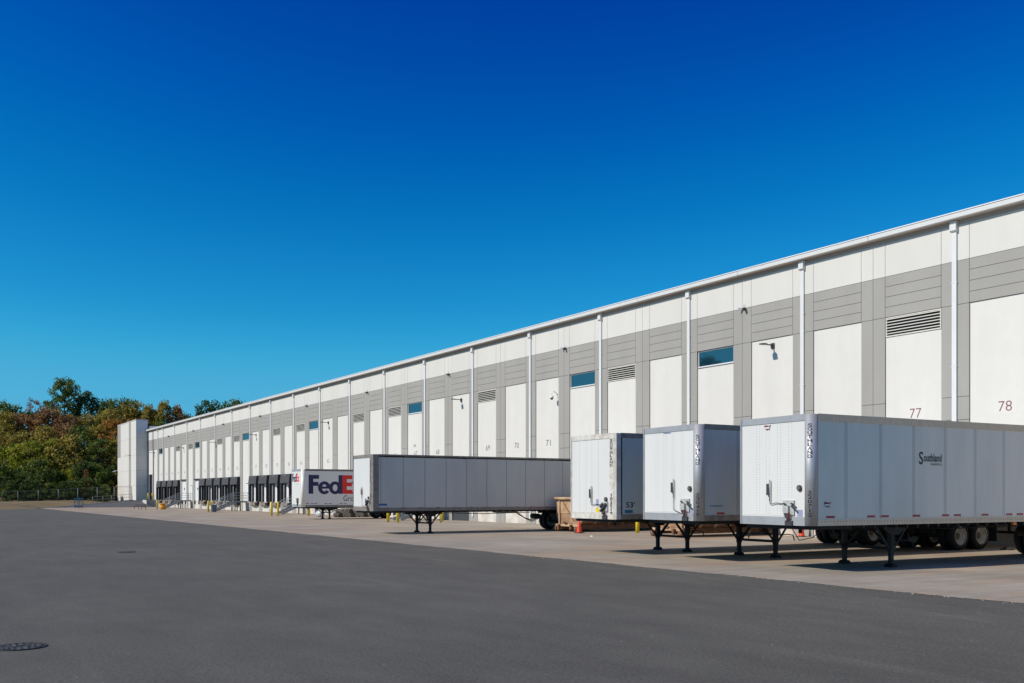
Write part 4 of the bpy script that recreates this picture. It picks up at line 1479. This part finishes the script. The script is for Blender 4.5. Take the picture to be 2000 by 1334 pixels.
# grey sided trailer
rz1 = R(-2.0)
t1 = trailer("long grey sided trailer with white nose, standing left of the tan dumpster", root_loc(19.4, 42.95, rz1), rz1, zb=1.169, zt=3.99, j0=0.48, pitch=1.20, leg_x=3.4, side=M_TGREY, post=M_ALUW, rail_f=M_ALUW, rail_top=M_ALUW, rail_bot=M_ALUW,
             axles=(11.8, 13.0), seam=0.022, round_post=False, rail_h=0.08, corner_w=0.36)
letters_down(t1, "SOUTHLAND", -1.10, 3.75, 0.125, 0.10, 0.12, x=-0.012)
letters_down(t1, "214", -1.10, 2.05, 0.20, 0.15, 0.13, x=-0.012)
front_kit(t1, 0.02, 1.95, -0.80, 1.38, -0.84, 1.82, 1.15, False, False, None)
MB().box(0.012, 0.018, -0.48, -0.36, 1.55, 1.80).build("blue_sticker", M_BLUED, t1)
MB().box(0.0, 0.018, -0.52, -0.40, 1.44, 1.50).build("yellow_sticker", M_YEL, t1)
MB().box(0.36, 0.80, -1.300, -1.296, 1.44, 1.54).build("blue_sticker", M_BLUED, t1)
reflectors(t1, [0.62 + 0.95 * k for k in range(15)], 1.30, 0.26, 0.05)
b = MB()
add_text(b, "Pines", (0.014, 0.25, 3.85), (0, -1, 0), (0, 0, 1), 0.22, 0.06)
MB().box(0.013, 0.018, 0.05, 0.26, 3.85, 3.89).build("small_plate", M_GBOX, t1)
hs = MB()
for k in range(3):
    hs.tube([(8.3 + 0.1 * k, -0.9, 1.12), (8.9 + 0.1 * k, -0.9, 0.78 - 0.05 * k), (9.5, -0.9, 0.62 - 0.05 * k), (10.1, -0.9, 0.82 - 0.04 * k), (10.5, -0.9, 1.05)], 0.016, 5)
hs.build("loose_hose", M_HOSE, t1)
MB().box(7.3, 8.6, -0.95, -0.45, 1.02, 1.13).build("under_rack", M_STEEL, t1)

# short parcel trailer
rz5 = R(-1.5)
t5 = trailer("short white parcel trailer with huge navy and red lettering on its side", root_loc(26.75, 72.7, rz5), rz5, L=8.7, zb=1.0, zt=4.06, side=M_TFX, npan=1, post=M_TFX, rail_f=M_ALU, rail_top=M_ALUW, rail_bot=M_ALUW,
             axles=(7.3, 7.3), seam=0.0, round_post=True, rail_h=0.12, leg_x=2.5)


def arc_ring(b, cx, cy, ro, rox, ri, rix, a0, a1, place, depth, n=24, m=0):
    for k in range(n):
        p = a0 + (a1 - a0) * k / n
        q = a0 + (a1 - a0) * (k + 1) / n
        b.prism([(cx + rix * cos(p), cy + ri * sin(p)), (cx + rox * cos(p), cy + ro * sin(p)), (cx + rox * cos(q), cy + ro * sin(q)), (cx + rix * cos(q), cy + ri * sin(q))], place, depth, m)


def parcel_logo(t, o, u, v, nrm, h, name, m1, m2, sx=1.0):
    o, u, v, nrm = Vector(o), Vector(u), Vector(v), Vector(nrm)

    def place(a, c, d):
        return o + u * (a * h * sx) + v * (c * h) + nrm * d
    b = MB()
    dp = 0.004
    b.prism([(0, 0), (0.25, 0), (0.25, 0.42), (0.53, 0.42), (0.53, 0.63), (0.25, 0.63), (0.25, 0.79), (0.56, 0.79), (0.56, 1), (0, 1)], place, dp)
    arc_ring(b, 0.85, 0.32, 0.345, 0.34, 0.19, 0.125, R(-8), R(322), place, dp)
    b.prism([(0.66, 0.275), (1.185, 0.275), (1.185, 0.385), (0.66, 0.385)], lambda a, c, d: place(a, c, d * 1.1), dp)
    arc_ring(b, 1.44, 0.32, 0.345, 0.335, 0.18, 0.135, 0, R(360), place, dp * 1.05)
    b.prism([(1.63, 0), (1.84, 0), (1.84, 1), (1.63, 1)], lambda a, c, d: place(a, c, d * 1.2), dp)
    b.build(name, m1, t)
    b = MB()
    b.prism([(1.842, 0), (2.40, 0), (2.40, 0.21), (2.09, 0.21), (2.09, 0.41), (2.38, 0.41), (2.38, 0.61), (2.09, 0.61), (2.09, 0.79), (2.40, 0.79), (2.40, 1), (1.842, 1)], place, dp)
    b.prism([(2.36, 0), (2.62, 0), (3.06, 0.65), (2.80, 0.65)], place, dp)
    b.prism([(2.80, 0), (3.06, 0), (2.62, 0.65), (2.36, 0.65)], lambda a, c, d: place(a, c, d * 1.1), dp)
    b.build(name, m2, t)


parcel_logo(t5, (0.56, -1.300, 2.07), (1, 0, 0), (0, 0, 1), (0, -1, 0), 1.52, "company_lettering", M_NAVY, M_FXRED, 1.02)
b = MB()
add_text(b, "Ground", (3.50, -1.300, 1.48), (1, 0, 0), (0, 0, 1), 1.75, 0.46)
b.build("service_lettering", M_SEALG, t5)
parcel_logo(t5, (0.014, 1.12, 3.05), (0, -1, 0), (0, 0, 1), (-1, 0, 0), 0.66, "company_lettering", M_NAVY, M_FXOR, 0.86)
b = MB()
add_text(b, "Ground", (0.014, 0.1, 2.80), (0, -1, 0), (0, 0, 1), 0.42, 0.10, -0.01)
b.build("service_lettering", M_GBOX, t5)
front_kit(t5, 0.6, 1.6, -0.25, 1.25, 0.2, 0.9, 1.06, False, False, None) if False else None
g5 = MB().box(-0.06, 0.018, -0.45, -0.12, 1.35, 1.72).build("connection_box", M_SEALG, t5)
MB().tube([(-0.03, -0.28, 1.4), (-0.03, -0.30, 1.08)], 0.05, 6).build("hose", M_HOSE, t5)
reflectors(t5, (0.35, 0.75, 1.05, 1.9, 2.25, 3.2, 3.55), 1.26, 0.24, 0.05, m=M_INKR)

# ------------------------------------------------------------------ chain-link fence and hand rail
fposts = [(13.51, 181.55), (16.3, 180.06), (19.25, 178.48), (22.13, 176.93), (24.95, 175.42), (27.77, 173.9), (30.23, 172.58), (32.77, 171.21)]
fposts = [(10.7, 183.1), (7.9, 184.6)][::-1] + fposts
fe = thing("chain_link_fence", "chain-link fence with galvanised posts along the foot of the woods", "fence", (0, 0, 0))


def fz(x):
    return 0.55 + 0.6 * min(1.0, max(0, (x - 12) / 18.0))


tops = []
for x, y in fposts:
    z0 = bank_z(x, y) - 0.1
    zt_ = 2.42 + 0.95 * min(1.0, max(0, (x - 13) / 17.0))
    MB().tube([(x, y, z0), (x, y, zt_ + 0.06)], 0.05, 8).build("post", M_FENCE, fe)
    tops.append((x, y, zt_))
MB().tube(tops, 0.025, 6).build("top_rail", M_WIRE, fe)
wm = MB()
for (xa, ya, za), (xb, yb, zb_) in zip(tops, tops[1:]):
    d = Vector((xb - xa, yb - ya, 0))
    ln = d.length
    d.normalize()
    k = 0.0
    while k < ln + 2.2:
        for s in (1, -1):
            # diagonal wire from the foot to the top rail, clipped to the panel
            a0, a1 = (k - 2.2, k) if s > 0 else (k, k - 2.2)
            pts = []
            for a, f in ((a0, 0.0), (a1, 1.0)):
                pts.append((a, f))
            (u0, f0), (u1, f1) = pts
            lo, hi = 0.0, 1.0
            for lim, sg in ((0.0, 1), (ln, -1)):
                g0, g1 = (u0 - lim) * sg, (u1 - lim) * sg
                if g0 < 0 and g1 < 0:
                    lo, hi = 1, 0
                elif g0 < 0:
                    lo = max(lo, g0 / (g0 - g1))
                elif g1 < 0:
                    hi = min(hi, g0 / (g0 - g1))
            if hi - lo > 0.02:
                q = []
                for f in (lo, hi):
                    u = u0 + (u1 - u0) * f
                    zt_ = za + (zb_ - za) * u / ln
                    zl = bank_z(xa + d.x * u, ya + d.y * u)
                    q.append((xa + d.x * u, ya + d.y * u, zl + (zt_ - zl) * f))
                n = len(wm.v)
                w = 0.004
                wm.v += [(q[0][0], q[0][1], q[0][2]), (q[0][0] + d.x * w, q[0][1] + d.y * w, q[0][2]), (q[1][0] + d.x * w, q[1][1] + d.y * w, q[1][2]), q[1]]
                wm.face((n, n + 1, n + 2, n + 3))
        k += 0.11
stuff(wm.build("wire_mesh", M_WIRE, fe))

hr = thing("handrail", "grey pipe handrail running up beside the ramp to the corner tower", "handrail")
hp_ = [(26.2, 168.6, 0.62), (28.0, 169.9, 0.74), (29.6, 171.2, 0.86), (31.6, 172.6, 1.0), (33.4, 173.7, 1.1)]
for x, y, z in hp_:
    MB().tube([(x, y, z - 0.1), (x, y, z + 1.05)], 0.03, 6).build("post", M_STEEL, hr)
for dz in (1.05, 0.55):
    MB().tube([(x, y, z + dz) for x, y, z in hp_], 0.03, 6).build("rail", M_STEEL, hr)

# ------------------------------------------------------------------ trees


def tree_meshes(seed, h, crown_r, crown_h, nclump, nleaf, leaf, spread=0.9, open_=0.0, trunk_r=None, shape='round'):
    rr = random.Random(seed)
    tr = MB()
    trunk_r = trunk_r or h * 0.014
    cb = h - crown_h
    lean = (rr.uniform(-0.3, 0.3), rr.uniform(-0.3, 0.3))
    pts = [(lean[0] * k / 5 + rr.uniform(-.06, .06), lean[1] * k / 5 + rr.uniform(-.06, .06), h * 0.93 * k / 5 - 0.3 * (k == 0)) for k in range(6)]
    tr.tube(pts, [trunk_r * (1.15 - 0.2 * k) for k in range(6)], 7)
    clumps = []
    for k in range(nclump):
        f = (k + 0.5) / nclump
        if shape == 'cone':
            z = cb + crown_h * (f ** 0.9)
            rad = crown_r * (1.02 - f) * rr.uniform(0.5, 1.0)
        elif shape == 'umbrella':
            z = cb + crown_h * (0.25 + 0.75 * math.sqrt(f))
            rad = crown_r * (0.35 + 0.75 * f) * rr.uniform(0.3, 1.0) * (1.15 - 0.5 * f * f)
        else:
            z = cb + crown_h * f
            s = math.sqrt(max(0.06, 1 - (2 * f - 0.9) ** 2 * 0.82))
            rad = crown_r * s * math.sqrt(rr.uniform(0.05, 1.0))
        a = k * 2.39996 + rr.uniform(-0.6, 0.6)
        clumps.append(Vector((rad * cos(a), rad * sin(a), z)))
    for c in clumps:
        if rr.random() < 0.5:
            zz = max(cb * 0.75, c.z - (0.5 + 0.35 * math.hypot(c.x, c.y)) * rr.uniform(0.7, 1.2))
            b0 = Vector((lean[0] * zz / h, lean[1] * zz / h, zz))
            mid = b0.lerp(c, 0.55) + Vector((0, 0, 0.12 * h * 0.1))
            tr.tube([b0, mid, c], [trunk_r * 0.42, trunk_r * 0.26, trunk_r * 0.08], 5, caps=False)
    lv, lf, tone = [], [], []
    for c in clumps:
        cr = crown_r * rr.uniform(0.18, 0.34) * spread
        base = rr.random()
        for j in range(nleaf):
            d = Vector((rr.gauss(0, 1), rr.gauss(0, 1), rr.gauss(0, 0.75)))
            d = d.normalized() * cr * (rr.random() ** 0.45)
            p = c + d
            n = Vector((rr.gauss(0, 1), rr.gauss(0, 1), rr.gauss(0.5, 1))).normalized()
            u = n.orthogonal().normalized()
            u.rotate(Matrix.Rotation(rr.uniform(0, 6.28), 3, n))
            v = n.cross(u)
            s = leaf * rr.uniform(0.6, 1.25)
            k = len(lv)
            lv += [tuple(p - u * s * 0.5), tuple(p - v * s * 0.33), tuple(p + u * s * 0.5), tuple(p + v * s * 0.33)]
            lf.append((k, k + 1, k + 2, k + 3))
            tone.append(min(1, max(0, 0.5 + 0.42 * (base - 0.5) * 1.6 + rr.gauss(0, 0.17))))
    return tr, lv, lf, tone


TREES = {}
LMESH = {}


def kind_mesh(kind):
    spec = KINDS[kind]
    if kind not in TREES:
        tr, lv, lf, tone = tree_meshes(*spec['a'], **spec.get('k', {}))
        TREES[kind] = (tr.mesh("trunk", M_BARK), lv, lf, tone)
    return TREES[kind]


def leaf_mesh(kind, c):
    if (kind, c) not in LMESH:
        tm, lv, lf, tone = kind_mesh(kind)
        me = bpy.data.meshes.new("crown")
        me.from_pydata(lv, [], lf)
        at = me.attributes.new("tone", 'FLOAT', 'FACE')
        at.data.foreach_set("value", tone)
        me.materials.append(LEAF[c])
        me.update()
        LMESH[(kind, c)] = me
    return LMESH[(kind, c)]


#            seed  h   crown_r crown_h clumps leaves leafsize
KINDS = {
    'round_a': dict(a=(21, 20, 5.0, 14, 60, 85, 0.52)),
    'round_b': dict(a=(22, 18, 4.6, 13.5, 66, 100, 0.50)),
    'mid_a': dict(a=(23, 14, 4.2, 11.5, 52, 85, 0.46)),
    'mid_b': dict(a=(24, 14, 3.8, 12, 50, 85, 0.46)),
    'bush_a': dict(a=(25, 8, 3.6, 7.8, 46, 85, 0.42)),
    'bush_b': dict(a=(26, 8, 3.2, 7.8, 42, 85, 0.42)),
    'narrow': dict(a=(27, 19, 2.7, 13, 62, 95, 0.44), k=dict(spread=1.25)),
    'sparse': dict(a=(28, 22, 4.2, 10, 30, 60, 0.40), k=dict(spread=0.75)),
    'tall': dict(a=(29, 30, 5.2, 16, 84, 90, 0.50), k=dict(spread=0.78, trunk_r=0.5)),
    'umbrella': dict(a=(30, 23, 4.4, 8, 30, 70, 0.42), k=dict(spread=0.8, shape='umbrella')),
    'cone': dict(a=(31, 7, 1.5, 6.8, 26, 70, 0.36), k=dict(shape='cone')),
}
CNAME = {'green': "green", 'dark': "dark green", 'olive': "olive gold", 'lime': "yellow green", 'rust': "rust brown", 'orange': "orange brown"}
used_lab = {}


def tree(kind, c, x, y, h, where, shape, wide=1.0, rz=None):
    base_h = KINDS[kind]['a'][1]
    lb = "%s %s %s" % (CNAME[c], shape, where)
    t = thing("tree" if kind not in ('bush_a', 'bush_b') else "bush", lb, "tree" if kind not in ('bush_a', 'bush_b') else "bush", (x, y, bank_z(x, y) - 0.15), rz if rz is not None else random.uniform(0, 6.28))
    s = h / base_h
    t.scale = (s * wide, s * wide, s)
    put("trunk", kind_mesh(kind)[0], t)
    put("crown", leaf_mesh(kind, c), t)
    used_lab.setdefault(lb, []).append(t)
    return t


# skyline row, back: (kind, colour, x, y, height, place, words)
tree('tall', 'green', 33.2, 255.0, 28.3, "standing highest above the woods", "tree with a bare dark trunk", 1.0, 0.6)
tree('round_a', 'dark', 38.0, 258.0, 25.6, "on the right shoulder of the highest tree", "spreading tree", 0.9)
tree('round_b', 'dark', 41.8, 247.0, 22.6, "making a dark dome left of the tower top", "dome shaped tree", 0.8)
tree('round_b', 'green', 20.5, 256.0, 21.8, "on the skyline at the left edge of the picture", "round tree", 1.1)
tree('round_a', 'lime', 17.0, 250.0, 19.5, "behind the bushes at the left edge of the picture", "round tree", 0.9)
tree('sparse', 'rust', 27.0, 258.0, 23.5, "poking thinly above the woods left of the highest tree", "thin tree", 0.7)
tree('sparse', 'rust', 31.0, 258.0, 23.0, "close left of the highest tree's trunk", "thin tree", 0.8)
back = [('round_a', 'rust', 22.5, 240), ('round_b', 'rust', 27.5, 238), ('round_a', 'rust', 31.0, 236), ('round_b', 'olive', 36.0, 236), ('round_a', 'olive', 40.0, 234), ('round_b', 'olive', 44.0, 234), ('round_a', 'rust', 47.5, 236),
        ('round_b', 'olive', 19.0, 238), ('mid_a', 'dark', 24.5, 246)]
wb = ["left of the highest tree, third row", "just left of the highest tree, third row", "below the highest tree, third row", "right of the highest tree, third row", "right of the olive one, third row", "behind the tower's left edge", "behind the tower's roof",
      "at the far left, third row", "in a gap of the skyline at left"]
for (k, c, x, y), w in zip(back, wb):
    tree(k, c, x, y, random.uniform(18.0, 20.5), w, "tree", 1.0)
mid = [('mid_a', 'olive', 16.5, 224), ('mid_b', 'olive', 20.5, 222), ('mid_a', 'olive', 24.5, 220), ('mid_b', 'rust', 28.0, 220), ('mid_a', 'green', 31.5, 219), ('mid_b', 'olive', 35.0, 218), ('mid_a', 'orange', 38.0, 217), ('mid_b', 'rust', 41.5, 216), ('mid_b', 'olive', 44.5, 217)]
wm_ = ["at the left edge, second row", "second from the left edge, second row", "left of the bare trunk, second row", "touching the bare trunk, second row", "right below the bare trunk, second row", "between the bare trunk and the tower, second row",
       "left of the tower, second row", "beside the tower's upper corner", "hidden mostly behind the tower"]
for (k, c, x, y), w in zip(mid, wm_):
    tree(k, c, x, y, random.uniform(13.5, 16.5), w, "tree", 1.0)
frontr = [('bush_a', 'lime', 17.5, 209), ('mid_a', 'lime', 21.2, 208), ('mid_b', 'lime', 24.6, 207), ('bush_a', 'olive', 27.4, 206), ('mid_b', 'dark', 30.4, 205), ('mid_a', 'green', 33.3, 204), ('mid_b', 'olive', 36.2, 203), ('bush_b', 'orange', 38.6, 203)]
wf = ["at the left edge behind the fence", "bright in the left middle of the woods", "bright left of the picture's bare trunk", "under the bare trunk, behind the fence", "right of the bare trunk, low in the woods", "low in the woods toward the tower",
      "left of the tower, above the fence", "against the tower's left edge, above the fence"]
for (k, c, x, y), w in zip(frontr, wf):
    tree(k, c, x, y, random.uniform(9.5, 12.0), w, "tree", 1.05)
low = [('bush_a', 'green', 15.0, 199), ('bush_b', 'dark', 18.2, 198), ('bush_a', 'green', 21.2, 197), ('bush_b', 'green', 23.8, 196), ('bush_a', 'lime', 26.3, 196), ('bush_b', 'dark', 28.6, 195), ('bush_a', 'green', 30.8, 194), ('bush_b', 'dark', 33.2, 194), ('bush_a', 'olive', 35.6, 193), ('bush_b', 'green', 37.8, 193)]
wl = ["at the left end of the fence", "behind the fence, second from the left edge", "behind the fence, third from the left edge", "behind the fence, left of the blue cart", "behind the fence, above the blue cart", "behind the fence, right above the blue cart",
      "behind the fence, right of the blue cart", "behind the fence, midway from cart to tower", "behind the fence, near the tower", "behind the fence, touching the tower"]
for (k, c, x, y), w in zip(low, wl):
    tree(k, c, x, y, random.uniform(5.5, 7.5), w, "bush", 1.05)
tree('cone', 'rust', 28.3, 189.0, 5.6, "standing alone in front of the green bushes", "small cone shaped tree", 1.0)
shr = [(12.5, 192), (16.2, 190), (19.2, 189), (22.2, 188.5), (25.2, 188), (28.0, 187.5), (31.0, 187), (36.0, 187.5)]
ws = ["left end", "first fence panel", "second fence panel", "third fence panel", "fourth fence panel", "fifth fence panel", "sixth fence panel", "panel nearest the tower"]
for k, ((x, y), w) in enumerate(zip(shr, ws)):
    tree('bush_b' if k % 2 else 'bush_a', 'dark' if k % 3 else 'green', x, y, random.uniform(2.6, 4.0), "low behind the fence, " + w, "undergrowth bush", 1.5)
# woods showing over the roof at the far end
roofrow = [('umbrella', 'green', 43.0, 236, 22.6, "with a flat top, left one above the tower", "tall thin tree"), ('umbrella', 'olive', 45.6, 238, 22.4, "with a flat top, right one above the tower", "tall thin tree"),
           ('narrow', 'olive', 48.0, 232, 21.0, "above the start of the roof, left one", "upright tree"), ('narrow', 'rust', 49.6, 233, 20.2, "above the start of the roof, middle one", "upright tree"),
           ('narrow', 'olive', 51.3, 231, 22.0, "above the start of the roof, tallest of the group", "upright tree"), ('round_b', 'green', 49.8, 228, 17.0, "filling in low above the start of the roof", "round tree"), ('round_a', 'rust', 45.8, 228, 17.5, "peeping over the tower's roof edge", "round tree"),
           ('round_b', 'dark', 52.6, 229, 16.2, "low behind the roof edge", "round tree"),
           ('narrow', 'rust', 54.2, 230, 21.0, "alone above the roof, reddest of the skyline", "upright tree"), ('round_b', 'dark', 58.0, 236, 19.2, "just peeping over the roof between two gaps", "round tree"),
           ('round_a', 'dark', 62.3, 232, 22.8, "rising over the roof at right, left one of the pair", "round tree"), ('round_a', 'green', 68.7, 234, 24.2, "rising over the roof at right, right one of the pair", "round tree")]
for k, c, x, y, h, w, s in roofrow:
    tree(k, c, x, y, h, w, s, 0.85)
# the tree mirrored in the nearest window stands across the yard
tree('round_a', 'dark', -30.0, 105.0, 22.5, "across the yard, mirrored in the nearest window", "tall tree", 0.9)
for lb, ts in used_lab.items():
    for t in ts:
        t["group"] = "trees of the woods around the yard" if t["category"] == "tree" else "bushes along the fence"
